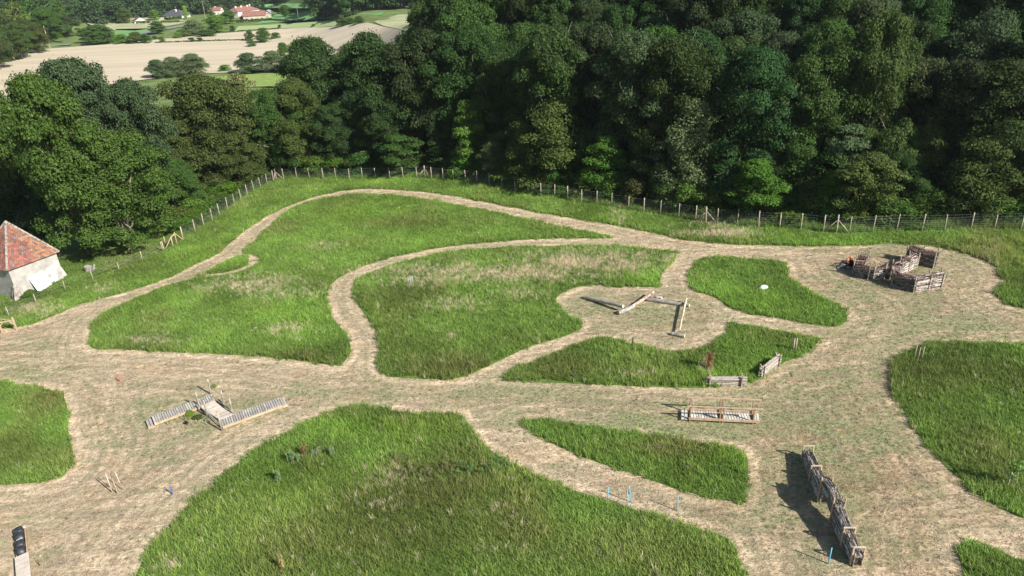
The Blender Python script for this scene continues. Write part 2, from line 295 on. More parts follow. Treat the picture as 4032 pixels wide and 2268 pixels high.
def cloud(poly, sp, grow=0):
    poly = np.asarray(poly); x0, y0 = poly.min(0); x1, y1 = poly.max(0); gx, gy = np.meshgrid(np.arange(x0-grow, x1+grow, sp), np.arange(y0-grow, y1+grow, sp))
    gx = gx.ravel()+rng.uniform(-.5, .5, gx.size)*sp; gy = gy.ravel()+rng.uniform(-.5, .5, gy.size)*sp; k = inpoly(gx, gy, poly)
    if grow: k |= dist_poly(gx, gy, poly) < grow
    gx, gy = gx[k], gy[k]
    z = T(gx, gy); uv, dp = proj(np.column_stack([gx, gy, z])); k = (dp > 5) & (uv[:, 0] > -90) & (uv[:, 0] < 2670) & (uv[:, 1] < 1530); return gx[k], gy[k], z[k], uv[k]
# colour fields of the meadow (u, v, radius u, radius v, strength)
DRY = [(1250,690,260,22,1.),(1480,665,170,30,.9),(1600,655,90,22,.8),(1080,700,90,22,.7),(640,720,110,22,.8),(700,735,80,20,.5),(720,830,60,16,.6),(390,860,60,12,.5),(930,690,50,14,.5),(820,620,30,12,.5),(1800,590,110,12,.9),(1560,545,30,20,.4),(1140,765,70,18,.5),(1950,560,60,10,.7),(1800,570,60,10,.6),(90,780,60,18,.6),(250,725,50,10,.5),(1780,930,18,22,.5),(1135,850,12,6,.8),(430,1425,40,14,.5),(1240,1290,60,14,.4),(940,1270,50,10,.7),(1240,1390,24,14,.6),(1000,1210,60,30,.4),(2480,660,40,20,.3),(1310,745,70,16,.5),(1590,945,60,10,.35)]
OLV = [(1100,1330,520,160,.75),(1500,1370,420,120,.8),(1650,1130,160,30,.8),(900,1045,140,14,.6),(1400,930,250,40,.5),(1950,850,130,24,.6),(2420,970,220,80,.55),(2450,1150,160,100,.6),(2450,630,160,50,.7),(1150,930,200,26,.6),(1000,565,160,18,.6),(1150,780,180,40,.5),(100,1010,100,40,.6),(100,1150,100,40,.4),(760,580,130,22,.35),(1050,540,120,12,.35),(2500,1420,80,30,.5),(700,900,200,14,.4),(1600,470,200,14,.4),(1050,1180,230,28,.7),(1200,1150,110,30,.5),(400,800,130,30,.3),(1330,870,120,40,.3)]
BRT = [(1000,1080,210,40,.9),(1420,720,130,16,.0),(1620,700,100,20,.8),(750,1200,200,60,.5),(850,1260,200,60,.5),(1880,760,180,30,.6),(700,800,170,40,.4),(1780,950,80,20,.8),(560,650,80,60,.4),(920,450,150,20,.6),(1500,560,100,20,.4),(1800,1150,90,30,.5),(900,540,120,30,.5),(1230,665,90,12,.6),(2550,640,60,50,.9),(1650,1100,60,30,.3),(2150,610,250,12,.3),(1020,1000,100,20,.3),(800,1300,200,40,.4)]
GRN_, OLV_, BRT_, DRY_ = np.array([.225,.36,.08]), np.array([.235,.262,.085]), np.array([.27,.47,.07]), np.array([.86,.76,.52])
def meadow_color(x, y, z, uv):
    n1 = vnoise(x, y, 3.3, 1); n2 = vnoise(x, y, 1.1, 2); n3 = vnoise(x, y, 9., 3); r = rng.random(x.size)
    def bl(B): return blobs(x, y, B)
    o = np.clip(bl(OLV)*(.5+n3)+.9*(n1-.5)+.3*(n2-.5), 0, 1); b_ = np.clip(bl(BRT)*(.5+.8*n1)+.5*(n3-.5), 0, 1)
    c = GRN_[None]*(1-b_[:, None])+BRT_[None]*b_[:, None]; c = c*(1-o[:, None])+OLV_[None]*o[:, None]
    d = np.clip(bl(DRY), 0, 1); isdry = r < np.clip(d*(.35+1.1*n2)*1.05+.004+.03*np.clip(n2-.6, 0, 1)+.02*o, 0, .92)
    c = c*(.62+.4*n2[:, None]+.5*vnoise(x, y, 4.5, 21)[:, None]-.04)*rng.uniform(.8, 1.2, x.size)[:, None]
    c[isdry] = DRY_*rng.uniform(.5, 1.1, isdry.sum())[:, None]
    return c, isdry, n1, n2
UND = mat('grass_base', (.14,.22,.04), .95, .1, (.08,.13,.028), 2.5, .5, 6)
PATCH = {}
def meadow(key, uvs, label, smooth=True, sp=.19, world=None):
    w_ = np.array([Pp(*p)[:2] for p in uvs]) if world is None else world
    if smooth: w_ = catmull(w_, 4)
    V, F = sheet_geo(w_, 1.2, .045); gx, gy, z, uv = cloud(w_, sp, .35)
    # ragged mown edge
    dd = dist_poly(gx, gy, w_)*np.where(inpoly(gx, gy, w_), 1, -1); k = dd > .34*vnoise(gx, gy, .5, 9)+.42*vnoise(gx, gy, 1.7, 8)-.36+rng.normal(0, .09, gx.size); gx, gy, z, uv, dd = gx[k], gy[k], z[k], uv[k], dd[k]
    c, dry, n1, n2 = meadow_color(gx, gy, z, uv); idx = np.where(dry, 3, rng.integers(0, 3, gx.size)); sh = (.5+.55*n2)*(.65+.6*n1); sh = np.where(dry, sh*.95, sh)*rng.uniform(.8, 1.2, gx.size)
    scl = np.column_stack([np.full(gx.size, 1.05), np.full(gx.size, 1.05), sh*1.05])
    PATCH[key] = w_
    scatter_obj('tall_grass', V, F, UND, np.column_stack([gx, gy, z+.02]), c, idx, scl, label, 'tall grass')
pA = [(232,876),(230,830),(250,800),(280,780),(347,750),(417,722),(500,702),(583,690),(633,673),(655,653),(643,643),(613,635),(633,616),(667,583),(717,538),(767,511),(859,494),(930,491),(1000,493),(1100,507),(1200,527),(1300,548),(1400,570),(1480,585),(1545,599),(1450,600),(1350,602),(1200,613),(1100,625),(1000,645),(930,665),(870,690),(835,715),(822,745),(825,775),(845,810),(870,840),(882,870),(878,895),(857,922),(800,915),(700,902),(560,892),(400,885),(300,880)]
pI = [(503,695),(533,680),(567,660),(593,646),(613,645),(625,656),(620,668),(593,680),(550,688)]
pC = [(891,735),(896,712),(912,696),(959,678),(1026,656),(1109,640),(1192,630),(1292,623),(1439,620),(1559,621),(1659,628),(1706,635),(1689,660),(1666,690),(1657,723),(1559,721),(1476,719),(1432,730),(1399,752),(1402,773),(1426,793),(1459,810),(1462,823),(1439,840),(1392,856),(1326,876),(1276,900),(1226,923),(1176,946),(1126,955),(1042,953),(982,948),(956,933),(954,890),(954,856),(939,823),(919,793),(900,766)]
pD = [(1264,956),(1282,933),(1342,910),(1409,886),(1459,863),(1509,853),(1559,860),(1626,876),(1680,884),(1717,885),(1767,876),(1804,860),(1830,836),(1834,816),(1884,820),(1984,836),(2064,855),(2037,883),(2000,903),(1964,916),(1924,946),(1884,966),(1820,972),(1760,977),(1700,976),(1560,971),(1400,964)]
pE = [(1730,700),(1734,683),(1757,660),(1784,648),(1850,651),(1934,658),(1972,663),(1984,696),(2017,723),(2060,750),(2110,770),(2130,795),(2124,813),(2100,823),(2034,815),(1967,803),(1884,788),(1834,773),(1800,750),(1757,735),(1737,718)]
pF = [(2700,868),(2576,868),(2484,866),(2384,865),(2317,873),(2267,893),(2250,913),(2244,940),(2247,966),(2257,1000),(2284,1050),(2310,1093),(2344,1133),(2377,1173),(2417,1206),(2467,1250),(2517,1280),(2576,1305),(2700,1350)]
pG = [(2420,1363),(2450,1368),(2517,1390),(2576,1416),(2680,1460),(2680,1540),(2420,1540),(2420,1426),(2410,1393)]
pH = [(1306,1061),(1359,1059),(1426,1066),(1559,1086),(1659,1103),(1717,1111),(1784,1118),(1860,1133),(1880,1153),(1879,1216),(1874,1266),(1817,1258),(1750,1243),(1717,1238),(1659,1216),(1592,1193),(1509,1166),(1426,1133),(1359,1100),(1326,1076)]
pB = [(859,1031),(800,1053),(733,1086),(667,1116),(617,1153),(567,1193),(533,1229),(483,1266),(443,1309),(400,1359),(373,1386),(343,1449),(318,1520),(1900,1520),(1868,1440),(1854,1399),(1844,1369),(1800,1343),(1717,1323),(1659,1303),(1592,1283),(1526,1259),(1426,1229),(1359,1203),(1309,1179),(1259,1153),(1226,1126),(1192,1093),(1176,1063),(1156,1046),(1059,1043),(959,1031),(905,1028)]
pJ = [(-90,955),(0,962),(67,973),(133,983),(160,998),(170,1033),(172,1099),(183,1139),(182,1169),(160,1199),(100,1214),(0,1221),(-90,1225)]
pO = [(-90,838),(20,826),(83,816),(133,796),(200,766),(300,740),(367,720),(433,696),(483,670),(547,640),(583,610),(617,580),(667,546),(733,515),(800,493),(859,481),(930,474),(1000,478),(1070,483),(1150,495),(1259,516),(1359,536),(1459,552),(1559,570),(1659,590),(1717,603),(1817,615),(1917,618),(2050,620),(2217,615),(2317,616),(2400,630),(2467,650),(2510,676),(2524,703),(2514,726),(2507,746),(2534,766),(2576,778),(2700,800)]
# outer strip between the loop path and the fence
wo = np.array([Pp(*p)[:2] for p in pO]); fence_w = np.array([tuple(p) for p in FL+FR[1:]])
outer = np.vstack([wo, [fence_w[-1]], fence_w[::-1], [Pp(-90, 826)[:2]]])
meadow('A', pA, 'large tall grass island inside the upper left loop path')
meadow('I', pI, 'small teardrop of tall grass enclosed by the side loop')
meadow('C', pC, 'central tall grass island with a wide dry straw band')
meadow('D', pD, 'tall grass crescent below the log circle with hurdles at its edge')
meadow('E', pE, 'tall grass island with a white boulder in it')
meadow('F', pF, 'tall grass meadow at the right edge with a staked sapling')
meadow('G', pG, 'corner of tall grass at the bottom right')
meadow('H', pH, 'tall grass wedge between footbridge and straw path')
meadow('B', pB, 'big foreground tall grass meadow with weeds and thistles')
meadow('J', pJ, 'tall grass patch at the left edge')
meadow('O', None, 'strip of tall grass between loop path and wire fence', False, .2, outer)
V, F = sheet_geo(vis, .6, .02); dpt = np.full(len(V), 99.)
for w_ in PATCH.values(): dpt = np.minimum(dpt, dist_poly(V[:, 0], V[:, 1], w_))
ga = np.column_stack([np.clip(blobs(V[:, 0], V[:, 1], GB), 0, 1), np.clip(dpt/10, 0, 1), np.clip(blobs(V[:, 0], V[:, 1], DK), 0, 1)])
mo = bpy.data.objects.new('mown_ground', mkmesh('mown_ground', V, F, MG, ga, True)); C.objects.link(mo); tag(mo, 'mown straw coloured ground and paths between the tall grass', kind='structure')
# straw litter lying on the mown ground
gx, gy, z, uv = cloud(vis, .3); k = np.ones(gx.size, bool)
for w_ in PATCH.values(): k &= ~inpoly(gx, gy, w_)
gx, gy, z, uv = gx[k], gy[k], z[k], uv[k]; g_ = blobs(gx, gy, GB)
isg = rng.random(gx.size) < np.clip(g_*.6+.04+.5*(vnoise(gx*.6, gy*1.4, 1.4, 5)-.45), 0, .8)
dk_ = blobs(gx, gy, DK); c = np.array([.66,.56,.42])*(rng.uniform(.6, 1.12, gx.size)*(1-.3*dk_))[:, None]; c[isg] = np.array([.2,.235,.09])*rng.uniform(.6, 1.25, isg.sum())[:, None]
# rough growth just outside the fence and round the house
op = [p for p in fence_w if p[0] < 75]; cen = np.array([0, 55.]); outp = [p+(p-cen)/np.linalg.norm(p-cen)*(5.5 if p[0] > -36 else 12) for p in op]; band = np.vstack([np.array(op), np.array(outp[::-1])])
gx2, gy2, z2, uv2 = cloud(band, .24); k2 = ~inpoly(gx2, gy2, FIELD); 
gx2, gy2, z2, uv2 = gx2[k2], gy2[k2], z2[k2], uv2[k2]; c2, dry2, m1, m2 = meadow_color(gx2, gy2, z2, uv2); hh_ = np.where(gx2 < -33, .35+.3*m2, .8+1.1*m2*m1+.2)*rng.uniform(.7, 1.2, gx2.size)
scatter_obj('rough_grass', np.zeros((0, 3)), [], None, np.column_stack([gx2, gy2, z2]), c2*.8, np.where(dry2, 3, rng.integers(0, 3, gx2.size)), np.column_stack([np.full(gx2.size, 1.1), np.full(gx2.size, 1.1), hh_]), 'rough weeds and grass growing just outside the fences', 'rough grass')
scatter_obj('straw_litter', np.zeros((0, 3)), [], None, np.column_stack([gx, gy, z+.02]), c, np.where(isg, 6, rng.integers(4, 6, gx.size)), rng.uniform(.5, 1.05, gx.size)[:, None].repeat(3, 1), 'cut straw and short regrowth lying on the mown paths', 'straw')
# ---------------------------------------------------------------- distant fields
def field(name, uvs, mt, label, zo=.25, step=9, smooth=False):
    w_ = np.array([P(*p)[:2] for p in uvs]); 
    if smooth: w_ = catmull(w_, 4)
    V, F = sheet_geo(w_, step, zo); o = bpy.data.objects.new(name, mkmesh(name, V, F, mt, smooth=True)); C.objects.link(o); return tag(o, label, kind='structure')
STUB = mat('wheat_stubble', (.56,.48,.35), .95, .1, (.47,.40,.29), .09, .3, 2, (.25,1.6,1)); CROP = mat('green_crop', (.18,.34,.13), .95, .1, (.14,.28,.10), .1, .3, 1.5, (.3,1.5,1)); CROP2 = mat('light_crop', (.30,.42,.17), .95, .1, (.34,.39,.19), .06, .3, 1.5, (.2,1.5,1))
HAY = mat('dry_hay', (.46,.44,.27), .95, .1, (.30,.32,.17), .12, .4, 2); MEAD = mat('bright_meadow', (.26,.34,.10), .95, .1, (.17,.25,.06), .5, .5, 3); DIRT = mat('trodden_earth', (.38,.33,.22), .95, .1, (.17,.2,.08), .8, .5, 5)
field('stubble_field', [(-60,150),(0,143),(60,131),(130,123),(270,113),(400,100),(470,93),(600,81),(700,74),(830,69),(905,61),(925,58),(962,68),(1010,78),(1010,110),(960,130),(880,150),(800,170),(620,182),(480,188),(400,197),(200,225),(100,240),(-60,247)], STUB, 'wide pale wheat stubble field across the valley')
field('hay_slope', [(940,56),(1000,39),(1060,32),(1110,30),(1110,75),(1050,90),(1014,78),(966,67)], HAY, 'grey green hay slope rising beside the wood')
field('crop_field', [(590,79),(600,67),(700,62),(850,52),(862,60),(840,67),(780,71),(690,73)], CROP2, 'light green crop strip beyond the stubble field')
field('crop_field', [(640,62),(700,56),(960,39),(968,33),(860,22),(740,24),(690,40)], CROP, 'dark green crop field right of the farm')
field('crop_field', [(530,22),(540,16),(700,10),(850,8),(900,18),(800,22),(640,20)], CROP, 'far green crop band below the wooded hill')
field('crop_field', [(205,42),(210,33),(470,22),(480,32),(470,40),(330,44)], CROP2, 'pale green field left of the willow')
field('crop_field', [(215,58),(222,47),(470,44),(480,56),(400,70),(340,78),(260,76)], HAY, 'pale dry pasture around the lone willow')
field('crop_field', [(285,95),(292,74),(400,72),(405,82),(350,88)], CROP, 'small dark green plot beside the lane')
field('bright_meadow', [(-60,252),(0,248),(40,262),(30,300),(-60,320)], MEAD, 'green meadow beyond the oaks at the left edge')
field('bright_meadow', [(410,215),(430,204),(520,195),(640,188),(760,182),(900,180),(915,230),(880,260),(800,215),(650,220),(500,225)], MEAD, 'bright meadow strip behind the tree line')
field('bright_meadow', [(-60,440),(0,430),(40,480),(70,560),(40,600),(-60,560)], MEAD, 'sunlit grass left of the big oak')
field('bare_ground', [(235,668),(255,640),(300,615),(360,612),(418,622),(380,642),(330,662),(270,684)], DIRT, 'trodden earth under the oak beside the fence', .05, 1.5, True)
def lane(pts, wd, label):
    w_ = [P(*p) for p in pts]; mb = MB()
    for a, b in zip(w_[:-1], w_[1:]):
        d = b[:2]-a[:2]; d = d/np.linalg.norm(d); nrm = np.array([-d[1], d[0]])*wd/2; k = max(1, int(np.linalg.norm(b-a)/8))
        for i in range(k):
            p = a+(b-a)*i/k; q = a+(b-a)*(i+1)/k; vs = []
            for c_, s in ((p, -1), (q, -1), (q, 1), (p, 1)): x, y = c_[0]+nrm[0]*s, c_[1]+nrm[1]*s; vs.append((x, y, gz(x, y)+.4))
            mb.add(vs, [(0,1,2,3)])
    o = bpy.data.objects.new('road', mkmesh('road', mb.v, mb.f, ROAD)); C.objects.link(o); tag(o, label, kind='structure')
lane([(262,108),(300,97),(352,88),(400,77),(440,70),(470,65)], 7, 'grey lane curving between the hedges to the village')
lane([(690,22),(640,20),(612,27),(590,30)], 8, 'grey lane climbing away beyond the farm')
lane([(-60,147),(0,138),(60,127),(120,117),(180,113)], 6, 'lane along the foot of the left wood')
# ---------------------------------------------------------------- trees
def leafmesh(name, c, nrm, s, asp=.7, upbias=None):
    k = len(c); t = rng.normal(size=(k, 3)); nrm = nrm/np.linalg.norm(nrm, axis=1)[:, None]; a = np.cross(nrm, t); a /= np.linalg.norm(a, axis=1)[:, None]
    if upbias is not None:
        a = a*(1-upbias)+np.array([0, 0, 1.])*upbias; a -= nrm*(a*nrm).sum(1)[:, None]; a /= np.linalg.norm(a, axis=1)[:, None]+1e-6
    b_ = np.cross(nrm, a); s = s[:, None]; fold = nrm*s*.18
    V = np.stack([c-a*s, c+b_*s*asp-fold, c+a*s*1.1, c-b_*s*asp-fold], 1).reshape(-1, 3); me = bpy.data.meshes.new(name)
    me.vertices.add(4*k); me.vertices.foreach_set('co', V.astype(np.float32).ravel()); me.loops.add(4*k); me.loops.foreach_set('vertex_index', np.arange(4*k, dtype=np.int32)); me.polygons.add(k); me.polygons.foreach_set('loop_start', np.arange(0, 4*k, 4, dtype=np.int32)); me.polygons.foreach_set('loop_total', np.full(k, 4, np.int32))
    me.materials.append(LEAF); at = me.attributes.new('v', 'FLOAT_COLOR', 'POINT'); v = np.clip(rng.normal(.45, .2, k), 0, 1).repeat(4); arr = np.ones((4*k, 4), np.float32); arr[:, :3] = v[:, None]; at.data.foreach_set('color', arr.ravel()); me.update(calc_edges=True); return me
def crown(name, H, R, base, nl, lr, leaf, dens, seed, style='oak'):
    r = np.random.default_rng(seed); cs = []; ns = []; lob = []
    for i in range(nl):
        t = r.random(); zz = base+(H-base)*(t**.8); prof = {'oak': lambda q: math.sin(math.pi*min(1, (q*.82+.18)))**.55, 'willow': lambda q: (1-q)**.45*(.75+.25*math.sin(3*q)), 'hazel': lambda q: math.sin(math.pi*(q*.8+.2))**.7, 'cone': lambda q: (1-q)*.95}[style]((zz-base)/(H-base))
        a = r.uniform(0, 6.283); rad = R*prof*r.uniform(.35, 1.12)*(1+.22*math.sin(2*a+seed)+.16*math.sin(3*a+zz*.5+seed*2)); q = lr*r.uniform(.6, 1.25)
        lob.append((np.array([rad*math.cos(a)*.85, rad*math.sin(a)*.85, min(zz, H-q*.6)]), q))
    for c0, q in lob:
        k = int(dens*q*q*12.6); d = r.normal(size=(k, 3)); d /= np.linalg.norm(d, axis=1)[:, None]; d = d[d[:, 2] > -.55+.3*r.random(len(d))]
        cl = r.normal(size=(9, 3)); cl /= np.linalg.norm(cl, axis=1)[:, None]
        m_ = (d@cl.T).max(1); d = d[(m_ > .68) | (r.random(len(d)) < .3)]; m_ = (d@cl.T).max(1)
        rr = q*(.6+.5*m_)*r.uniform(.7, 1.1, len(d))*np.where(r.random(len(d)) < .14, r.uniform(1., 1.4, len(d)), 1); sq = np.array([1, 1, .72 if style != 'hazel' else .45])
        cs.append(c0+d*rr[:, None]*sq); ns.append(d*.8+r.normal(size=d.shape)*.45+np.array([0, 0, .35 if style != 'hazel' else .8]))
    # sparse inner leaves
    k = int(sum(len(x) for x in cs)*.12); d = r.normal(size=(k, 3)); d /= np.linalg.norm(d, axis=1)[:, None]; rr = r.random(k)**.5*.7; cs.append(d*rr[:, None]*np.array([R, R, (H-base)/2])+np.array([0, 0, (H+base)/2])); ns.append(r.normal(size=(k, 3)))
    c = np.vstack(cs); c[:, 2] = np.maximum(c[:, 2], .05); return leafmesh(name, c, np.vstack(ns), leaf*r.uniform(.6, 1.3, len(c)), .55 if style == 'willow' else .75, .5 if style == 'willow' else None), lob
def trunkmesh(name, H, r0_, lob, seed, nb=8, top=.75):
    r = random.Random(seed); mb = MB(); pts = [(0, 0, -.6)]; x = y = 0
    for i in range(1, 7): x += r.uniform(-.2, .2)*H/16; y += r.uniform(-.2, .2)*H/16; pts.append((x, y, H*top*i/6))
    rs = [r0_*1.3]+[r0_*(1-.8*i/6) for i in range(1, 7)]; mb.tube(pts, rs, 8)
    for c0, q in (r.sample(lob, min(nb, len(lob))) if lob else []):
        i = r.randint(1, 5); p = Vector(pts[i]); e = Vector(c0); md = p.lerp(e, .5)+Vector((0, 0, .08*H*r.random())); mb.tube([p, md, e], [rs[i]*.55, rs[i]*.35, .03], 5)
        for _ in range(2):
            e2 = e+Vector((r.uniform(-1, 1), r.uniform(-1, 1), r.uniform(0, 1)))*q; mb.tube([md.lerp(e, .6), e2], [rs[i]*.2, .015], 4)
    return mkmesh(name, mb.v, mb.f, BARK, smooth=True)
PR = {}
def proto(kind, n, H, R, base, nl, lr, leaf, dens, style, r0_=.3, nb=8, top=.75):
    for i in range(n):
        me, lob = crown('crown', H, R, base, nl, lr, leaf, dens, hash_(kind)+i, style); tm = trunkmesh('trunk', H, r0_, lob, i+5, nb, top); co_ = np.empty(len(me.vertices)*3, np.float32); me.vertices.foreach_get('co', co_); co_ = co_.reshape(-1, 3)
        PR.setdefault(kind, []).append((me, tm, float(np.percentile(co_[:, 2], 99.7)), float(np.percentile(np.hypot(co_[:, 0], co_[:, 1]), 97))))
def hash_(s): return sum(ord(c)*7**i for i, c in enumerate(s)) % 9973
proto('oak', 5, 16, 7, 2.2, 105, 1.5, .14, 36, 'oak', .42, 30)
proto('willow', 3, 10, 4.5, .4, 60, 1.2, .14, 34, 'willow', .2, 8)
proto('hazel', 3, 10, 4.5, .8, 60, 1.25, .16, 28, 'hazel', .2, 10)
proto('ash', 2, 12, 4, 4.0, 34, 1.0, .15, 24, 'oak', .2, 18, .85)
proto('bush', 3, 3, 2., .1, 22, .75, .11, 45, 'willow', .06, 4)
proto('cone', 1, 14, 3, .5, 40, 1.2, .2, 14, 'cone', .2, 3, .95)
proto('far', 4, 14, 6, 1., 26, 2.4, .5, 2.6, 'oak', .4, 3)
def dead_mesh(seed=3, H=9):
    r = random.Random(seed); mb = MB()
    def br(p, d, l, rad, k):
        q = p+d*l; mb.tube([p, p.lerp(q, .5)+Vector((r.uniform(-.1,.1), r.uniform(-.1,.1), 0))*l*.4, q], [rad, rad*.8, rad*.55], 5)
        if k:
            for _ in range(3): br(p.lerp(q, r.uniform(.5, 1)), (d+Vector((r.uniform(-.7,.7), r.uniform(-.7,.7), r.uniform(-.1,.5)))).normalized(), l*.62, rad*.5, k-1)
    br(Vector((0,0,-.3)), Vector((0,0,1)), H*.38, .12, 4); return mkmesh('trunk', mb.v, mb.f, mat('dead_wood', (.33,.29,.26), .9, .2))
def put_tree(kind, x, y, h, wd, tint, label, cat='tree', group=None, name=None, rot=None, i=None, trunk=True):
    L_ = PR[kind]; cm, tm, ph, pr = L_[rnd.randrange(len(L_)) if i is None else i % len(L_)]
    r = bpy.data.objects.new(name or {'oak':'oak_tree','willow':'willow_tree','hazel':'hazel_tree','ash':'ash_tree','bush':'bush','cone':'conifer','far':'broadleaf_tree'}[kind], None); r.location = (x, y, gz(x, y)-.05); r.rotation_euler = (0, 0, rnd.uniform(0, 6.28) if rot is None else rot); r.empty_display_size = .5
    s = wd/2/pr; r.scale = (s, s, h/ph); C.objects.link(r); tag(r, label, cat, group)
    cr = bpy.data.objects.new('crown' if kind != 'bush' else 'foliage', cm); cr.parent = r; cr.color = (*tint, 1); C.objects.link(cr)
    if trunk: t = bpy.data.objects.new('trunk', tm); t.parent = r; C.objects.link(t)
    return r
TINT = dict(dk=(.05,.095,.028), md=(.07,.138,.032), ok=(.085,.15,.03), lt=(.11,.20,.036), yl=(.20,.31,.05), lime=(.09,.20,.028), gw=(.13,.18,.075), ol=(.09,.135,.034), ob=(.088,.118,.034), bg=(.075,.122,.052), cr=(.22,.25,.095), far=(.07,.125,.048))
def tree(kind, u, vb, vt, wpx, tint, label, cat='tree', group=None, **kw):
    B = P(u, vb) if not isinstance(u, tuple) else np.array(u); _, dp = proj(B); h = .5
    lo_, hi_ = .3, 40.
    for _ in range(20):
        h = (lo_+hi_)/2
        if proj(B+np.array([0, 0, h]))[0][1] > vt: lo_ = h
        else: hi_ = h
    j = rnd.uniform(.92, 1.08); t = tuple(c_*j for c_ in TINT[tint]); return put_tree(kind, B[0], B[1], h, wpx*K*float(dp)/FPX, t, label, cat, group, **kw)
# near tree belt, left to right
tree('oak', 228, 642, 188, 250, 'ok', 'biggest light green oak beside the old stone house')
tree('oak', -15, 600, 300, 150, 'ok', 'spreading oak cut by the left edge above the tiled roof')
tree('oak', 85, 590, 232, 190, 'ok', 'leafy oak between the biggest oak and the left edge')
tree('hazel', 60, 610, 440, 150, 'dk', 'dark low tree in the shade directly behind the tiled roof')
tree('hazel', 135, 640, 500, 100, 'dk', 'dark thicket tree right behind the stone house')
tree('oak', 330, 630, 330, 250, 'ok', 'low branched oak overhanging the trodden earth by the fence')
tree('oak', 275, 530, 150, 260, 'bg', 'grey green oak rising behind the biggest oak')
tree('oak', 400, 560, 205, 170, 'bg', 'dull blue green oak right of the biggest oak')
tree('oak', 455, 545, 400, 150, 'md', 'short dark oak above the left fence posts')
tree('oak', 560, 478, 190, 230, 'ob', 'brownish olive tree behind the fence corner')
tree('oak', 500, 500, 300, 170, 'ob', 'lower brown green tree left of the fence corner')
tree('oak', 600, 475, 320, 150, 'ob', 'olive tree just above the braced fence corner')
tree('ash', 640, 430, 185, 110, 'cr', 'pale yellow green tree top between olive trees')
tree('oak', 705, 440, 225, 160, 'md', 'mid green tree right of the fence corner')
tree('oak', 775, 430, 200, 150, 'ol', 'olive green tree left of the forked dark oak')
tree('oak', 820, 400, 98, 215, 'dk', 'tall forked dark oak with the meadow showing behind')
tree('oak', 865, 425, 260, 120, 'dk', 'dark bushy oak under the forked oak')
tree('hazel', 915, 415, 272, 95, 'lime', 'small bright green tree among dark oaks')
tree('oak', 965, 405, 84, 215, 'dk', 'tall dark round oak left of the yellow green tree')
tree('oak', 990, 420, 230, 130, 'dk', 'dark oak standing in front of the round oak')
tree('ash', 1062, 215, 62, 105, 'yl', 'bright yellow green tree standing before the hay slope')
tree('oak', 1075, 395, 195, 140, 'lt', 'bright light green tree below the yellow green one')
tree('hazel', 1190, 432, 252, 130, 'lt', 'rounded light green tree over the fence bend')
tree('willow', 1245, 452, 355, 85, 'gw', 'small silvery willow close to the fence')
tree('hazel', 1010, 440, 340, 110, 'md', 'low leafy tree above the braced middle post')
tree('hazel', 1120, 425, 330, 110, 'dk', 'dark low tree left of the rounded light tree')
tree('willow', 1400, 470, 258, 190, 'ol', 'wide olive willow behind the fence')
tree('willow', 1320, 460, 305, 120, 'ol', 'narrow olive willow left of the wide one')
tree('hazel', 1520, 485, 342, 120, 'lime', 'bright green hazel right of the wide olive willow')
tree('ash', 1562, 420, 155, 120, 'yl', 'thin yellow green ash with bare lower branches')
tree('oak', 1645, 410, 180, 115, 'gw', 'grey green tree between ash and chestnut')
tree('oak', 1770, 420, 175, 120, 'cr', 'cream flowering chestnut in front of the dark wood')
tree('willow', 1735, 505, 250, 170, 'gw', 'tall pale feathery willow below the chestnut')
tree('willow', 1850, 480, 275, 150, 'gw', 'second pale willow right of the feathery one')
tree('hazel', 1885, 545, 400, 170, 'lime', 'vivid lime green hazel hanging over the fence')
tree('oak', 1985, 505, 310, 160, 'md', 'mid green maple right of the willows')
tree('oak', 2055, 440, 200, 140, 'md', 'dark green maple above the mid green maple')
tree('oak', 2190, 480, 258, 120, 'ol', 'slim olive tree with pale top')
tree('hazel', 2160, 560, 385, 160, 'ol', 'olive and lime bush tree behind the straight fence')
tree('willow', 2080, 545, 430, 110, 'lime', 'low lime green thicket tree left of the olive bush tree')
tree('willow', 2440, 545, 345, 190, 'ol', 'broad olive round tree near the right edge')
tree('oak', 2400, 420, 30, 230, 'bg', 'huge blue green ash tree at the right')
tree('oak', 2530, 400, 90, 170, 'bg', 'blue green tree cut by the right edge')
tree('willow', 2300, 550, 450, 90, 'md', 'small green tree before the deep shade gap')
tree('hazel', 2560, 545, 420, 110, 'ol', 'olive shrub tree in the right corner of the belt')
tree('oak', 1190, 350, 0, 230, 'md', 'large lit oak at the left end of the wood')
tree('oak', 1330, 340, 60, 220, 'md', 'large spreading oak above the rounded light tree')
tree('oak', 1140, 300, -60, 160, 'dk', 'dark oak forming the left flank of the wood')
tree('oak', 1470, 330, 60, 190, 'dk', 'dark oak above the wide olive willow')
tree('oak', 1850, 330, 30, 200, 'bg', 'grey green oak high above the chestnut')
tree('oak', 2150, 380, 20, 170, 'md', 'tall green oak behind the slim olive tree')
FILL = ['olive tree filling the belt between its taller neighbours behind the fence', 'rounded green tree packed in the belt behind the fence', 'dark leafy tree packed in the belt behind the fence']
for i in range(34):
    u = 660+i*57+rnd.uniform(-22, 22); fu = np.interp(u, [p[0] for p in FENCE_R], [p[1] for p in FENCE_R]); b0 = Pp(u, fu); dr = b0[:2]/np.linalg.norm(b0[:2]); q = b0[:2]+dr*rnd.uniform(5, 9); kk = rnd.randrange(3)
    if 1540 < u < 1600: continue
    put_tree(rnd.choice(['hazel', 'willow', 'oak']), q[0], q[1], rnd.uniform(4.5, 8.5), rnd.uniform(4, 6.5), tuple(c_*rnd.uniform(.85, 1.15) for c_ in TINT[[rnd.choice(['ol', 'gw']), rnd.choice(['md', 'lt', 'ok']), 'dk'][kk]]), FILL[kk], 'tree', 'small trees filling the belt behind the fence')
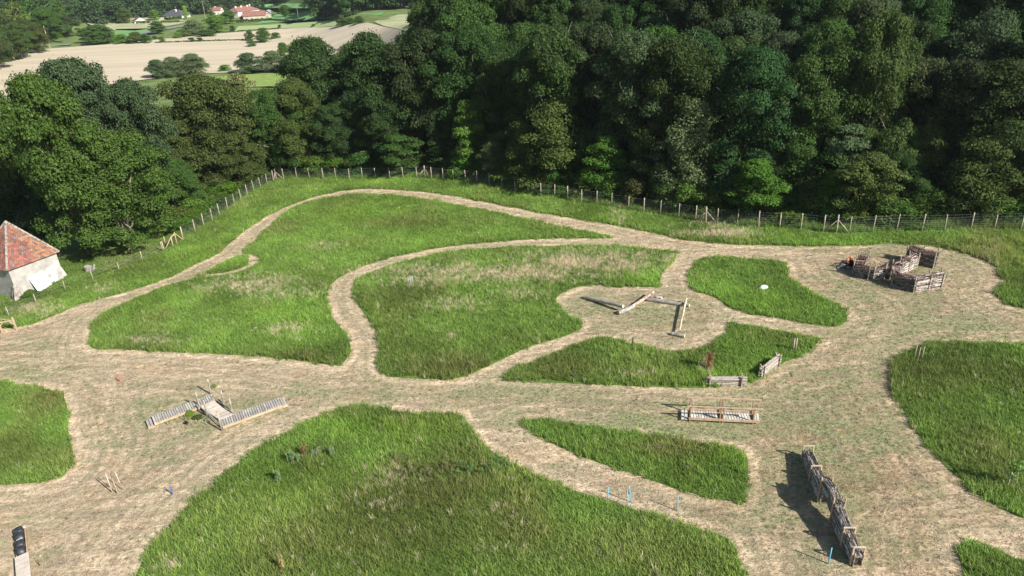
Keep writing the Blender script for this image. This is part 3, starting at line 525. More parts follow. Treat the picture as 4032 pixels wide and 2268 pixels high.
# the wood on the rising hill: everything behind the belt
k_ = 0
for row, dv in enumerate([11, 20, 30, 41, 53, 66]):
    u = 1090+row*10
    while u < 2720:
        fu = np.interp(u, [p[0] for p in FENCE_R], [p[1] for p in FENCE_R]); b0 = Pp(u, fu); dr = b0[:2]/np.linalg.norm(b0[:2]); q = b0[:2]+dr*(dv+rnd.uniform(-3, 3))
        h = rnd.uniform(12.5, 18.5); wd = rnd.uniform(8.5, 12.5)
        put_tree('oak' if row < 5 else 'far', q[0], q[1], h, wd, tuple(c_*rnd.uniform(.75, 1.1) for c_ in TINT[rnd.choice(['dk', 'dk', 'md', 'bg', 'dk'])]), 'dark broadleaf tree packed in the wood covering the hillside', 'tree', 'trees of the dark hillside wood'); k_ += 1
        u += rnd.uniform(70, 110)*(1 if row < 3 else .85)
# undergrowth along the fence
ul = ['bramble bush growing through the wire fence line', ]
for i in range(135):
    u = 470+i*16.1+rnd.uniform(-8, 8); fu = np.interp(u, [p[0] for p in FENCE_R], [p[1] for p in FENCE_R]); b0 = Pp(u, fu); dr = b0[:2]/np.linalg.norm(b0[:2]); q = b0[:2]+dr*rnd.uniform(2.2, 6.0)
    put_tree('bush', q[0], q[1], rnd.uniform(1.3, 3.2), rnd.uniform(2.6, 5), tuple(c_*rnd.uniform(.8, 1.1) for c_ in TINT[rnd.choice(['md', 'lime', 'lt', 'lt', 'md', 'ol'])]), 'bramble bush in the thicket right behind the wire fence', 'bush', 'bushes behind the wire fence', trunk=False)
for u, v, h, wd in [(600,470,2.2,5),(640,455,2.5,5),(560,510,2,4),(525,545,1.8,4),(475,585,1.7,3.5),(660,445,3,5),(500,560,1.6,3.5)]:
    b0 = P(u-12, v-8); put_tree('bush', b0[0], b0[1], h, wd, tuple(c_*rnd.uniform(.85, 1.1) for c_ in TINT['lime']), 'bright bramble bush left of the fence corner', 'bush', 'bramble bushes at the fence corner', trunk=False)
dm = dead_mesh()
for u, vb, h, lb in [(1880,330,9,'bare dead tree standing grey in the dark wood'),(1600,350,7,'leafless grey branches below the thin ash')]:
    b0 = P(u, vb+70); r_ = bpy.data.objects.new('dead_tree', dm); r_.location = b0; r_.scale = (1, 1, 1.2); C.objects.link(r_); tag(r_, lb, 'dead tree')
# valley trees: kind,u,base,top,width,tint,label
VT = [('willow',400,196,150,60,'bg','left round shrub tree of the hedge at the stubble field edge'),('willow',440,193,143,70,'gw','middle silvery shrub tree of the hedge at the stubble field edge'),('willow',492,190,135,85,'gw','tallest silvery willow of the hedge at the stubble field edge'),('bush',566,180,163,34,'lime','small bright bush alone between two hedges'),
('willow',630,184,133,80,'bg','dark rounded willow left in the second hedge'),('willow',690,180,128,70,'gw','grey willow in the second hedge'),('willow',715,150,107,36,'md','small round tree on top of the second hedge'),('oak',760,185,100,60,'lt','bright green ragged tree right in the second hedge'),('willow',880,160,110,70,'ol','olive willow behind the tall forked oak'),
('willow',630,103,77,28,'ol','left olive bush of the trio in the stubble field'),('willow',665,107,70,44,'md','tall middle bush of the trio in the stubble field'),('bush',695,98,81,30,'md','right low bush of the trio in the stubble field'),('bush',633,118,102,30,'md','front bush below the trio in the stubble field'),
('willow',318,59,20,43,'ol','lone weeping willow standing in the pale pasture'),('hazel',390,52,24,28,'lt','green tree left of the slate roofed house'),('hazel',397,86,53,42,'md','dark round tree beside the curving lane'),('oak',546,82,38,62,'lt','big bright green maple below the farm'),('oak',578,60,26,42,'md','green tree behind the big maple'),('willow',490,90,50,60,'gw','grey green clump left of the big maple'),('willow',460,94,74,40,'ol','olive shrub mass under the grey clump'),('willow',520,92,74,50,'md','green shrub mass below the maple'),('bush',586,80,64,18,'dk','small dark bush right of the maple'),('bush',448,97,80,22,'lt','small bright bush on the stubble edge'),
('cone',471,56,14,17,'yl','yellow green poplar beside the slate roofed house'),('cone',664,30,6,18,'dk','dark conifer beside the farm barn'),('oak',719,44,12,30,'md','round tree alone right of the farm'),('bush',680,44,28,26,'md','bushes right of the farm barn'),('willow',562,28,6,34,'gw','grey tree between red roofs and farm'),('willow',500,32,8,30,'gw','grey tree left of the red roofs'),('willow',445,32,10,34,'gw','grey tree behind the slate roofed house'),('hazel',533,40,26,20,'lt','small yellow green tree before the red roofs'),
('willow',310,110,86,46,'lt','bright shrub right in the lane hedge'),('willow',345,110,80,44,'ol','olive shrub in the lane hedge'),('willow',370,109,84,36,'md','green shrub in the lane hedge'),('bush',408,108,92,20,'md','small round bush at the lane hedge end'),('bush',390,100,90,16,'dk','tiny bush at the lane hedge'),('bush',483,106,94,20,'dk','left of two small bushes on the field line'),('bush',503,105,94,20,'dk','right of two small bushes on the field line'),
('oak',255,112,62,60,'md','dark tree at the end of the left wood'),('oak',225,108,70,46,'md','tree second from the end of the left wood'),('willow',280,108,72,34,'lt','light shrub tree at the right end of the left wood'),
('willow',860,66,38,34,'ol','olive tree at the foot of the hill wood'),('willow',880,60,44,36,'md','green shrub at the foot of the hill wood'),('willow',845,52,32,30,'ol','small olive tree in front of the hill wood'),('willow',905,60,40,30,'md','shrub at the top corner of the stubble field'),('bush',790,68,60,14,'md','tiny bush on the crop boundary'),('bush',703,71,62,10,'dk','tiny dot of a bush on the crop boundary'),('hazel',767,22,5,26,'md','round tree on the edge of the far crop'),
('oak',1040,210,150,90,'dk','dark oak behind the yellow green tree'),('willow',900,178,140,60,'md','green willow behind the round dark oak')]
for a in VT:
    h_ = tree(a[0], a[1], a[2], a[3], a[4], a[5], a[6])
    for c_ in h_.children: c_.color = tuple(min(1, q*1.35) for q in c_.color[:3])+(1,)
# left wood on its slope
for row in range(7):
    for i in range(15):
        az = -.80+.215*(i+rnd.uniform(-.35, .35))/14*1.25-.03; r1 = float(np.interp(az, [-.8, -.62, -.56], [290, 410, 540]))-16+row*22+rnd.uniform(-5, 5)
        if az > -.575: continue
        y = r1/math.hypot(1, az); x = az*y
        put_tree('far' if row > 1 else 'oak', x, y, rnd.uniform(11, 18), rnd.uniform(11, 17), tuple(c_*rnd.uniform(.85, 1.15) for c_ in TINT[rnd.choice(['md', 'ok', 'ok', 'ol', 'far', 'lt', 'ob'])]), 'broadleaf tree in the wood on the slope across the left lane', 'tree', 'trees of the left slope wood')
# hill wood right of the crops (individual trees on the near edge)
for i in range(46):
    az = -.243+.135*rnd.random(); r1 = rnd.choice([430, 445, 465, 490])+rnd.uniform(-6, 6); y = r1/math.hypot(1, az); x = az*y
    if az > -.2: y *= .93; x *= .93
    put_tree('far', x, y, rnd.uniform(13, 19), rnd.uniform(11, 16), tuple(c_*rnd.uniform(.75, 1.0) for c_ in TINT[rnd.choice(['far', 'dk', 'md'])]), 'broadleaf tree on the edge of the wood above the hay slope', 'tree', 'trees of the wood above the hay slope')
# far woods as one mass
cm = [p[0] for p in PR['far']]; base = []
for m_ in cm:
    a = np.empty(len(m_.vertices)*3, np.float32); m_.vertices.foreach_get('co', a); base.append(a.reshape(-1, 3))
parts = []
for row in range(9):
    for i in range(44):
        az = -.66+.60*(i+rnd.uniform(-.5, .5))/43; r1 = float(np.interp(az, [-.7, -.56, -.42, -.3, -.22], [545, 548, 600, 640, 600]))+row*26+rnd.uniform(-9, 9); y = r1/math.hypot(1, az); x = az*y
        a = base[rnd.randrange(4)]*np.array([1.25, 1.25, rnd.uniform(.8, 1.25)]); t = rnd.uniform(0, 6.28); R2 = np.array([[math.cos(t), -math.sin(t), 0], [math.sin(t), math.cos(t), 0], [0, 0, 1]]); q4 = (a@R2.T).reshape(-1, 4, 3)[::2]; parts.append(q4.reshape(-1, 3)+np.array([x, y, gz(x, y)-.5]))
V = np.vstack(parts); k = len(V)//4; me = bpy.data.meshes.new('far_wood'); me.vertices.add(4*k); me.vertices.foreach_set('co', V.astype(np.float32).ravel()); me.loops.add(4*k); me.loops.foreach_set('vertex_index', np.arange(4*k, dtype=np.int32)); me.polygons.add(k); me.polygons.foreach_set('loop_start', np.arange(0, 4*k, 4, dtype=np.int32)); me.polygons.foreach_set('loop_total', np.full(k, 4, np.int32)); me.materials.append(LEAF)
at = me.attributes.new('v', 'FLOAT_COLOR', 'POINT'); arr = np.ones((4*k, 4), np.float32); arr[:, :3] = np.clip(rng.normal(.45, .2, k), 0, 1).repeat(4)[:, None]; at.data.foreach_set('color', arr.ravel()); me.update(calc_edges=True)
fo = bpy.data.objects.new('far_wood', me); fo.color = (*TINT['far'], 1); C.objects.link(fo); tag(fo, 'unbroken dark wood on the far hillside behind the village', 'wood', kind='stuff')
# ---------------------------------------------------------------- fences
def post(mb, p, h, r, lean=0, a=1.): mb.tube([(p[0], p[1], p[2]-.4), (p[0]+lean, p[1], p[2]+h*.6), (p[0]+lean*1.5, p[1], p[2]+h)], [r, r*.95, r*.8], 7, a)
def fence(name, uvs, label, ph, pr, braces, cat, wires, vstep):
    pts = [np.append(Pp(*q)[:2], 0) for q in uvs]; 
    for q in pts: q[2] = gz(q[0], q[1])
    t = Thing(name, label, cat, pts[0])
    for i, q in enumerate(pts):
        if q[0] > 56: break
        mb = MB(); big = i in braces; post(mb, q, ph*rnd.uniform(.97, 1.05)+(.12 if big else 0), pr*(1.25 if big else rnd.uniform(.8, 1.1)), rnd.uniform(-.05, .05)); t.part('post', mb, POSTW, smooth=True)
        if big:
            for s in (-1, 1):
                if 0 <= i+s < len(pts):
                    e = pts[i+s]; d = e-q; e = q+d*min(1, 1.9/np.linalg.norm(d)); mb = MB(); mb.tube([q+[0, 0, ph*.8], e+[0, 0, .12]], .05, 6); t.part('brace', mb, POSTW, smooth=True)
    mb = MB(); wr = .0045
    for a, b_ in zip(pts[:-1], pts[1:]):
        for h in wires: mb.tube([a+[0, 0, h], b_+[0, 0, h]], wr, 3, cap=False)
        if vstep:
            k = int(np.linalg.norm(b_-a)/vstep)
            for j in range(1, k):
                q = a+(b_-a)*j/k; mb.tube([q+[0, 0, wires[0]], q+[0, 0, wires[-1]]], wr, 3, cap=False)
    t.part('wire_mesh', mb, WIRE)
fr = [p for p in FENCE_R if p[0] < 2690]
bi = [fr.index(p) for p in ((696,455),(1070,449),(1775,564),(2103,588))]
fence('wire_fence', fr[2:], 'long stock fence of round posts and wire mesh along the wood', 1.72, .065, [i-2 for i in bi], 'fence', [.1,.3,.5,.7,.9,1.1,1.35,1.6], .3)
fence('post_fence', FENCE_L[:-1]+[(409,632)], 'low fence of spaced wooden posts by the stone house', 1.15, .055, [], 'fence', [.35, .75, 1.05], 0)
# timber brace assembly at the fence end (two A frames and a cross beam)
def ZN(ox, oy, s):
    return lambda x, y, h=0: Pp((ox+x/s)/K, (oy+y/s)/K, h)
Zc = ZN(600, 900, 12.07)
t = Thing('timber_brace', 'timber strainer frame of diagonal braces where the two fences meet', 'fence frame', Zc(800, 880))
mb = MB()
for (b0, h) in (((560,1075),1.25),((625,735),1.0),((1000,885),1.3),((1185,775),1.6),((1480,575),1.75)):
    mb = MB(); post(mb, Zc(*b0), h, .06); t.part('post', mb, PINE, smooth=True)
for a, ha, b_, hb in (((640,950),.05,(1000,885),1.25),((625,735),.1,(1185,775),1.35),((1000,885),1.25,(1185,775),1.4),((1480,575),.1,(1185,775),1.45)):
    mb = MB(); mb.beam(Zc(*a)+[0,0,ha], Zc(*b_)+[0,0,hb], .1, .1); t.part('brace', mb, PINE)
# timber frame at left edge
Zh = ZN(0, 840, 3.02)
A_, B_ = Zh(30, 1425), Zh(205, 1400); t = Thing('timber_stand', 'square timber frame with diagonal struts standing at the left edge', 'timber frame', A_); Hf = 1.15
for q in (A_, B_):
    mb = MB(); mb.beam(q+[0,0,-.3], q+[0,0,Hf+(.35 if q is B_ else .05)], .12, .12, (1,0,0)); t.part('post', mb, PINE)
dv = (B_-A_)
mb = MB(); mb.beam(A_+[0,0,Hf], B_+[0,0,Hf], .1, .1); t.part('top_rail', mb, PINE)
mb = MB(); mb.beam(A_+[0,0,.08], B_+[0,0,.08], .1, .1); t.part('bottom_rail', mb, PINE)
for a, b_ in ((A_+dv*.04+[0,0,Hf-.4], A_+dv*.3+[0,0,Hf-.04]), (B_-dv*.04+[0,0,Hf-.4], B_-dv*.3+[0,0,Hf-.04]), (A_+dv*.04+[0,0,.45], A_+dv*.35+[0,0,.1]), (B_-dv*.03+[0,0,.4], B_-dv*.3+[0,0,.1])):
    mb = MB(); mb.beam(a, b_, .07, .07); t.part('strut', mb, PINE)
mb = MB(); mb.tube([A_+np.array([-1.2,.9,1.2]), B_+np.array([.0,.1,Hf-.1])], .05, 6); t.part('rail', mb, POSTW)
# ---------------------------------------------------------------- stone house
Kc = Zh(225, 1020); Rc = Zh(767, 770); d = (Rc-Kc); d[2] = 0; Ls = np.linalg.norm(d); d /= Ls; nn = np.array([-d[1], d[0], 0]); zb = Kc[2]; WH = 3.45
cs = [Kc, Kc+d*Ls, Kc+d*Ls+nn*Ls, Kc+nn*Ls]; cs = [np.array([c[0], c[1], zb]) for c in cs]
t = Thing('stone_house', 'small old limewashed stone house with a mossy pyramid roof of red tiles', 'house', cs[0])
mb = MB(); mb.hull([c+[0,0,-1.2] for c in cs]+[c+[0,0,WH] for c in cs]); wl = t.part('wall', mb, STONEW)
mb = MB(); q = cs[0]; o = -d*.25-nn*.05; mb.hull([q-d*.9-nn*.5+[0,0,-1], q+d*.5-nn*.35+[0,0,-1], q+d*.35+nn*.3+[0,0,-1], q-d*.6+nn*.8+[0,0,-1], q-d*.1-nn*.08+[0,0,1.6], q+d*.25-nn*.06+[0,0,1.6], q+d*.2+nn*.1+[0,0,1.5], q-d*.08+nn*.3+[0,0,1.5]]); t.part('buttress', mb, mat('stained_stone', (.5,.46,.4), .9, .2, (.13,.1,.08), 2.2, .5), wl)
ce = (cs[0]+cs[2])/2; ap = ce+[0,0,WH+3.9]; ov = .35; ev = [c+(c-ce)*np.array([1,1,0])*ov/(Ls/1.414)+[0,0,WH-.12] for c in cs]
mb = MB(); mb.add(ev+[ap-[0,0,.06]], [(0,1,4),(1,2,4),(2,3,4),(3,0,4),(3,2,1,0)], .6); rf = t.part('roof', mb, TILE)
mb = MB(); nrow = 22
for i in range(4):
    a, b_ = Vector(ev[i]), Vector(ev[(i+1) % 4]); A4 = Vector(ap); nr = (b_-a).cross(A4-a).normalized()
    if nr.z < 0: nr = -nr
    for r_ in range(nrow):
        t0, t1 = r_/nrow, min(1, (r_+1.25)/nrow); l0, r0b = a.lerp(A4, t0), b_.lerp(A4, t0); l1, r1b = a.lerp(A4, t1), b_.lerp(A4, t1); k = max(1, int((r0b-l0).length/.25))
        for c in range(k):
            s0, s1 = (c+.04)/k, (c+.96)/k; w_ = rnd.uniform(.0, .02); lift = .055+w_
            pa, pb, pc, pd = l0.lerp(r0b, s0)+nr*lift, l0.lerp(r0b, s1)+nr*lift, l1.lerp(r1b, s1)+nr*.015, l1.lerp(r1b, s0)+nr*.015
            s_ = rnd.random(); v_ = rnd.uniform(.65, 1.15); cc = np.array([1., 1, 1])*v_
            if i == 0 and s0 > .45+.25*rnd.random(): cc = cc*np.array([1.2, 1.45, 1.15])
            if s_ < .05: cc = np.array([1.1, 2.2, 2.6])*rnd.uniform(.4, .8)
            elif s_ < .16: cc = np.array([.45, .9, 1.])
            mm = (pa+pb)/2; mb.add([pa, (pa+pb)/2+nr*.03, pb, pc, pd], [(0,1,2,3,4)]); 
            for z_ in range(5): mb.a[-1-z_] = tuple(cc)
mb.a = [q if isinstance(q, tuple) else (q,)*3 for q in mb.a]; t.part('tiles', mb, TILE, rf)
for i in range(4):
    mb = MB(); mb.tube([Vector(ev[i])+Vector((0,0,.07)), Vector(ev[i]).lerp(Vector(ap), .5)+Vector((0,0,.1)), Vector(ap)+Vector((0,0,.08))], [.12, .11, .12], 6); t.part('hip_ridge', mb, RIDGE, rf)
# white panel with cut-outs leaning on the wall
def pan(s, h):  # s along the wall 0..1 , h 0..1 up the panel
    b0 = Zh(465, 945); b1 = Zh(800, 740); e = b0+(b1-b0)*s; top = np.append(Kc[:2]+(Rc-Kc)[:2]*(.30+.67*s), 0)-nn*.05; top[2] = zb+.28*(.3+.67*s)+1.77+.15*s; e = e+[0,0,.05]; return e+(top-e)*h
xs_ = [0, .46, .50, .58, .61, 1]; hs_ = [0, .13, .42, .64, .87, 1]; mb = MB()
for i in range(len(xs_)-1):
    for j in range(len(hs_)-1):
        xm = (xs_[i]+xs_[i+1])/2; hm = (hs_[j]+hs_[j+1])/2
        if (.50 < xm < .61 and .42 < hm < .64) or (.46 < xm < .58 and hm > .87) or (.46 < xm < .58 and hm < .13): continue
        c4 = [pan(xs_[i], hs_[j]), pan(xs_[i+1], hs_[j]), pan(xs_[i+1], hs_[j+1]), pan(xs_[i], hs_[j+1])]; off = (nn*.035+[0,0,-.02]); mb.hull([q+off for q in c4]+c4)
single('white_board', mb, WHITE, 'large white board with square cut-outs leaning on the stone house wall', 'board', pan(0, 0))
b0 = Zh(350, 1010); put_tree('bush', b0[0], b0[1]+.3, .8, 1.7, TINT['lt'], 'leafy green bush at the foot of the stone house', 'bush', trunk=False)
b0 = Zh(1060, 690); t = Thing('tree_stump', 'pale old tree stump behind the low post fence', 'tree stump', b0); mb = MB()
mb.tube([b0+[0,0,-.2], b0+[0,0,.35], b0+[.05,0,.6]], [.5,.38,.42], 9); t.part('stump', mb, LOGG)
mb = MB(); mb.tube([b0+[.4,.1,0], b0+[.6,.1,.45], b0+[.75,.05,.75]], [.2,.15,.1], 7); t.part('root', mb, LOGG)
# ---------------------------------------------------------------- zigzag boardwalk with hanging bridge
Za = ZN(500, 1450, 3.68); GR = lambda p, h=0: np.array([p[0], p[1], gz(p[0], p[1])+h])
def deck(t, A, B, wv, h0, h1, n, mt, beam=True, name='deck', gap=.24, sag=0):
    mb = MB()
    for i in range(n):
        s0, s1 = i/n, (i+1-gap)/n; q = [A+(B-A)*s0, A+(B-A)*s1, A+(B-A)*s1+wv, A+(B-A)*s0+wv]; hh = [h0+(h1-h0)*s-sag*4*s*(1-s) for s in (s0, s1, s1, s0)]
        j = rnd.uniform(-.01, .01); mb.hull([GR(p, h-.04+j) for p, h in zip(q, hh)]+[GR(p, h+j) for p, h in zip(q, hh)], rnd.uniform(.8, 1.15))
    o = t.part(name, mb, mt)
    if beam:
        for k, f in ((0, 0), (1, 1)):
            mb = MB(); off = wv*f+(wv/np.linalg.norm(wv))*(.03 if f else -.03); mb.beam(GR(A+off, h0-.13), GR(B+off, h1-.13), .05, .17); t.part('side_beam', mb, PINE)
        for s in np.linspace(.04, .96, 4):
            for f in (.05, .95):
                mb = MB(); q = A+(B-A)*s+wv*f; mb.beam(GR(q, -.2), GR(q, h0-.1), .09, .09, (1,0,0)); t.part('foot', mb, PINE)
H0 = .34
A1 = np.array([-25.94, 42.10]); B1 = np.array([-22.25, 44.2]); W1 = np.array([-.58, .87])
t = Thing('hanging_bridge', 'zigzag wooden boardwalk with a pale rope-hung middle span and tall posts', 'footbridge', GR((A1+B1)/2))
deck(t, A1, B1, W1, H0, H0, 26, GREYW)
deck(t, np.array([-26.33, 41.88]), np.array([-25.98, 42.08]), W1, .2, .2, 2, GREYW, True, 'step')
A2 = np.array([-20.55, 40.86]); B2 = np.array([-16.85, 42.75]); W2 = np.array([.28, 1.28])*.72/1.31*1.0; W2 = np.array([-.5, .95])
deck(t, A2, B2, W2, H0, H0, 25, GREYW); deck(t, B2+(B2-A2)*.005, B2+(B2-A2)*.085, W2*.95, .27, .27, 2, GREYW, True, 'step')
h_l = np.array([-23.15, 43.62]); h_r = np.array([-22.32, 44.12]); h_l2 = np.array([-21.02, 41.62]); h_r2 = np.array([-20.25, 42.12])
deck(t, h_l, h_l2, h_r-h_l, H0+.03, H0+.03, 24, PALEW, False, 'hanging_deck', .06, .1)
mb = MB(); mb.beam(GR(h_l+[.02,-.04], H0-.08), GR(np.array([-20.62,40.95]), H0-.08), .05, .12); t.part('side_beam', mb, GREYW)
mb = MB(); mb.beam(GR(np.array([-22.1,44.35]), H0-.05), GR(h_r2+[.15,.02], H0-.05), .08, .1); t.part('side_beam', mb, GREYW)
hp = {}
for i, ((bx, by), hgt) in enumerate(zip([(1055,580),(1220,375),(1170,700),(1415,550),(1535,660),(1380,910)], [1.4,1.35,1.45,1.4,1.35,1.65])):
    q = Za(bx, by); hp[i] = q; mb = MB(); post(mb, q, hgt, .065); t.part('post', mb, POSTW, smooth=True)
for i, j in ((0,2),(2,5),(1,3),(3,4)):
    a, b_ = hp[i]+[0,0,1.15], hp[j]+[0,0,1.1]; mb = MB(); mb.tube([a+(b_-a)*s-np.array([0,0,.35*4*s*(1-s)]) for s in np.linspace(0,1,9)], .012, 4); t.part('rope', mb, ROPE)
# small plants and thin sticks under the bridge
for (x, y, hh, ww, tn, lb) in ((915,690,.45,.8,'yl','yellow green shrub under the left boardwalk'),(1040,730,.35,.8,'ol','dark green creeping shrub beside the hanging span'),(1265,275,.3,.5,'yl','low yellow plant behind the tallest bridge post')):
    q = Za(x, y); put_tree('bush', q[0], q[1], hh, ww, TINT[tn], lb, 'shrub', trunk=False, name='shrub')
q = Za(860, 810); put_tree('bush', q[0], q[1], .3, .35, (.12,.02,.03), 'dark red leaved seedling in front of the boardwalk', 'plant', trunk=False, name='seedling')
def stake(u, v, h, r, mt, label, lean=(0,0), name='stake', group=None, cat='stake'):
    b0 = Pp(u, v); mb = MB(); mb.tube([b0-[0,0,.25], b0+[lean[0]*.5,lean[1]*.5,h*.5], b0+[lean[0],lean[1],h]], [r,r,r*.85], 6); return single(name, mb, mt, label, cat, b0, group, True)
def nz(o, s, x, y): return (o[0]+x/s)/K, (o[1]+y/s)/K
for i, (x, y, h) in enumerate(((868,775,.75),(598,820,.4),(1020,805,.4),(1165,830,.5))):
    u, v = nz((500,1450), 3.68, x, y); stake(u, v, h, .022, POSTW, ['tallest thin stick beside the red seedling','short stick below the left boardwalk','short stick in front of the hanging span','slanting stick nearest the hanging span'][i], name='thin_stick', cat='stick', lean=(-.05,0))
# ---------------------------------------------------------------- stakes
stake(*nz((0,1512),1.917,850,822), 1.56, .035, LOGP, 'left pale stake of the three tall ones on the bare ground', (-.05,.05))
stake(*nz((0,1512),1.917,890,830), 1.85, .035, LOGP, 'tallest middle pale stake of the three on the bare ground', (-.08,.05))
stake(*nz((0,1512),1.917,928,800), 1.5, .03, LOGP, 'right pale stake of the three tall ones on the bare ground', (-.1,.0))
stake(*nz((0,1512),1.917,1305,833), .55, .05, DBLUE, 'dark blue stake on the mown ground left of the big meadow', (-.05,0))
stake(*nz((0,756),1.917,908,1432), .55, .045, REDP, 'red orange stake on the mown path at the left', (-.08,.05))
for (x, y, tx, ty, lb) in ((222,672,262,280,'leftmost light blue stake on the straw path'),(793,850,792,368,'light blue stake at the edge of the big meadow, front of the close pair'),(897,702,842,232,'leaning light blue stake at the back of the close pair'),(2190,950,2220,510,'rightmost light blue stake on the straw path')):
    u, v = nz((2360,1880), 7.156, x, y); b0 = Pp(u, v); hh = (y-ty)/7.156*31/2795/.8*1.0; tu, tv = nz((2360,1880), 7.156, tx, ty)
    best = min(((abs(proj(b0+np.array([lx, 0, hz]))[0]-np.array([tu, tv])).sum(), lx, hz) for lx in np.linspace(-.5, .5, 41) for hz in np.linspace(.4, 1.6, 61))); stake(u, v, best[2], .03, BLUE, lb, (best[1], 0))
stake(*nz((2950,1700),2.551,795,1330), 1.06, .035, BLUE, 'bright blue stake in front of the long brushwood wall', (.0,0))
for x, y, h, lb in ((1745,1265,1.1,'left'),(1770,1283,1.15,'front'),(1800,1275,1.1,'right')): stake(*nz((2688,756),1.917,x,y), h, .035, POSTW, lb+' pale stake of the trio in the right meadow')
for x, y, h, lb in ((832,1200,1.0,'darker left'),(850,1200,1.05,'paler right')): stake(*nz((2688,756),1.917,x,y), h, .06, POSTW, lb+' short post of the pair in the grass crescent')
for x, y, h, lb in ((528,722,1.1,'front'),(542,705,1.0,'right'),(508,700,.8,'left')): stake(*nz((1344,756),1.917,x,y), h, .03, METALP, lb+' thin grey stake of the trio in the central dry grass')
stake(*nz((1344,756),1.917,2200,1175), .9, .09, mat('dark_weed', (.16,.17,.08),.9,.1), 'dark weathered peg at the tip of the grass crescent', name='peg', cat='peg')
stake(*nz((2550,1350),4.14,1622,730), .4, .03, POSTW, 'short peg right of the level pole hurdle', name='peg', cat='peg')
for x, y, tx, lb, ln in ((585,980,675,'left','L'),(745,1060,800,'front','F'),(1015,1000,960,'right','R')):
    u, v = nz((3860,1780), 7.244, x, y); stake(u, v, 1.1, .028, LOGP, lb+' pale stake around the leafy sapling', ((tx-x)/7.244/2795*31*1.0, .1))
u, v = nz((3860,1780), 7.244, 850, 1000); b0 = Pp(u, v); k = 260; c_ = np.column_stack([rng.normal(0, .16, k), rng.normal(0, .14, k), rng.uniform(.75, 1.75, k)]); t = Thing('sapling', 'young leafy sapling between three stakes in the right meadow', 'sapling', b0); me = leafmesh('foliage', c_, rng.normal(size=(k, 3))+[0, 0, .5], rng.uniform(.05, .1, k), .6); o = bpy.data.objects.new('foliage', me); o.color = (.17, .3, .08, 1); o.parent = t.r; C.objects.link(o)
mb = MB(); mb.tube([b0, b0+[.02, 0, .9], b0+[0, .03, 1.6]], [.02, .016, .008], 5); t.part('stem', mb, BARK)
# white boulder
b0 = Pp(*nz((2688,756),1.917,610,735)); mb = MB(); rr = random.Random(4); vs = []; fs = []
for i in range(7):
    for j in range(10):
        a = 2*math.pi*j/10; ph = math.pi*.5*i/6; q = .3*(1+.12*rr.uniform(-1,1)); vs.append(b0+np.array([math.cos(a)*math.cos(ph)*q*1.35, math.sin(a)*math.cos(ph)*q*.8, math.sin(ph)*q*.9+.12]))
for i in range(6):
    for j in range(10): fs.append((i*10+j, i*10+(j+1) % 10, (i+1)*10+(j+1) % 10, (i+1)*10+j))
mb.add(vs, fs); single('boulder', mb, WHITE, 'white boulder lying in the tall grass', 'boulder', b0, smooth=True)
# weeds: silvery thistles, brown dock
def weed(u, v, h, wd, tint, label, n=70, name='weed'):
    b0 = Pp(u, v); k = n*6; r = rng; st = r.integers(0, max(12, n//7), k); bx = r.normal(0, wd*.2, st.max()+1); by = r.normal(0, wd*.2, st.max()+1); hh = h*r.uniform(.6, 1., st.max()+1); z = r.random(k)**.7*hh[st]
    c = np.column_stack([bx[st]*(1+.2*z)+r.normal(0, .03, k), by[st]+r.normal(0, .03, k), z+.02]); me = leafmesh('foliage', c, r.normal(size=(k, 3))+[0,0,.3], r.uniform(.03, .075, k), .35, .4)
    o = bpy.data.objects.new(name, me); o.location = b0; o.color = (*tint, 1); C.objects.link(o); tag(o, label, 'weed'); return o
SIL = (.26,.37,.17); BRN = (.30,.17,.09)
Zw = lambda x, y: nz((1080,1720), 8.05, x, y)
weed(*Zw(590,840), 1.15, .55, SIL, 'tall silvery thistle clump left in the foreground meadow', 110, 'thistle'); weed(*Zw(770,870), .8, .35, SIL, 'smaller silvery thistle right of the tall clump', 60, 'thistle'); weed(*Zw(1370,650), .8, .5, (.3,.35,.22), 'grey green thistle beside the dark hollow', 60, 'thistle'); weed(*Zw(1860,640), .9, .4, SIL, 'thistle at the right of the weedy hollow', 60, 'thistle'); weed(*Zw(170,1420), .9, .45, SIL, 'silvery thistle in front of the weedy hollow', 80, 'thistle'); weed(*Zw(975,640), 1.2, .25, BRN, 'rusty dock stem among the thistles', 60)
weed(*nz((2688,756),1.917,195,1345), 1.7, .7, (.33,.21,.11), 'tall rusty brown dried shrub in the grass crescent', 190, 'dry_shrub')
for i, (u, v) in enumerate(((1035,1195),(1075,1200),(1120,1185),(1010,1165))): weed(u, v, .8, 1.5, (.26,.25,.12), ['brown weed clump left of the bare patch','brown weed clump under the bright grass','purple brown weed clump near the meadow edge','dark weed clump at the back of the bare patch'][i], 70)
for i, (u, v) in enumerate(((1170,1190),(1240,1190),(1260,1175))): weed(u, v, .8, 1.4, (.16,.28,.10), ['dark nettle clump in the foreground meadow','dark nettle clump near the straw path','nettle clump touching the straw path'][i], 90)
weed(712, 1440, 1.3, .25, (.5,.42,.2), 'single straw yellow grass clump at the bottom edge', 70, 'dry_clump')
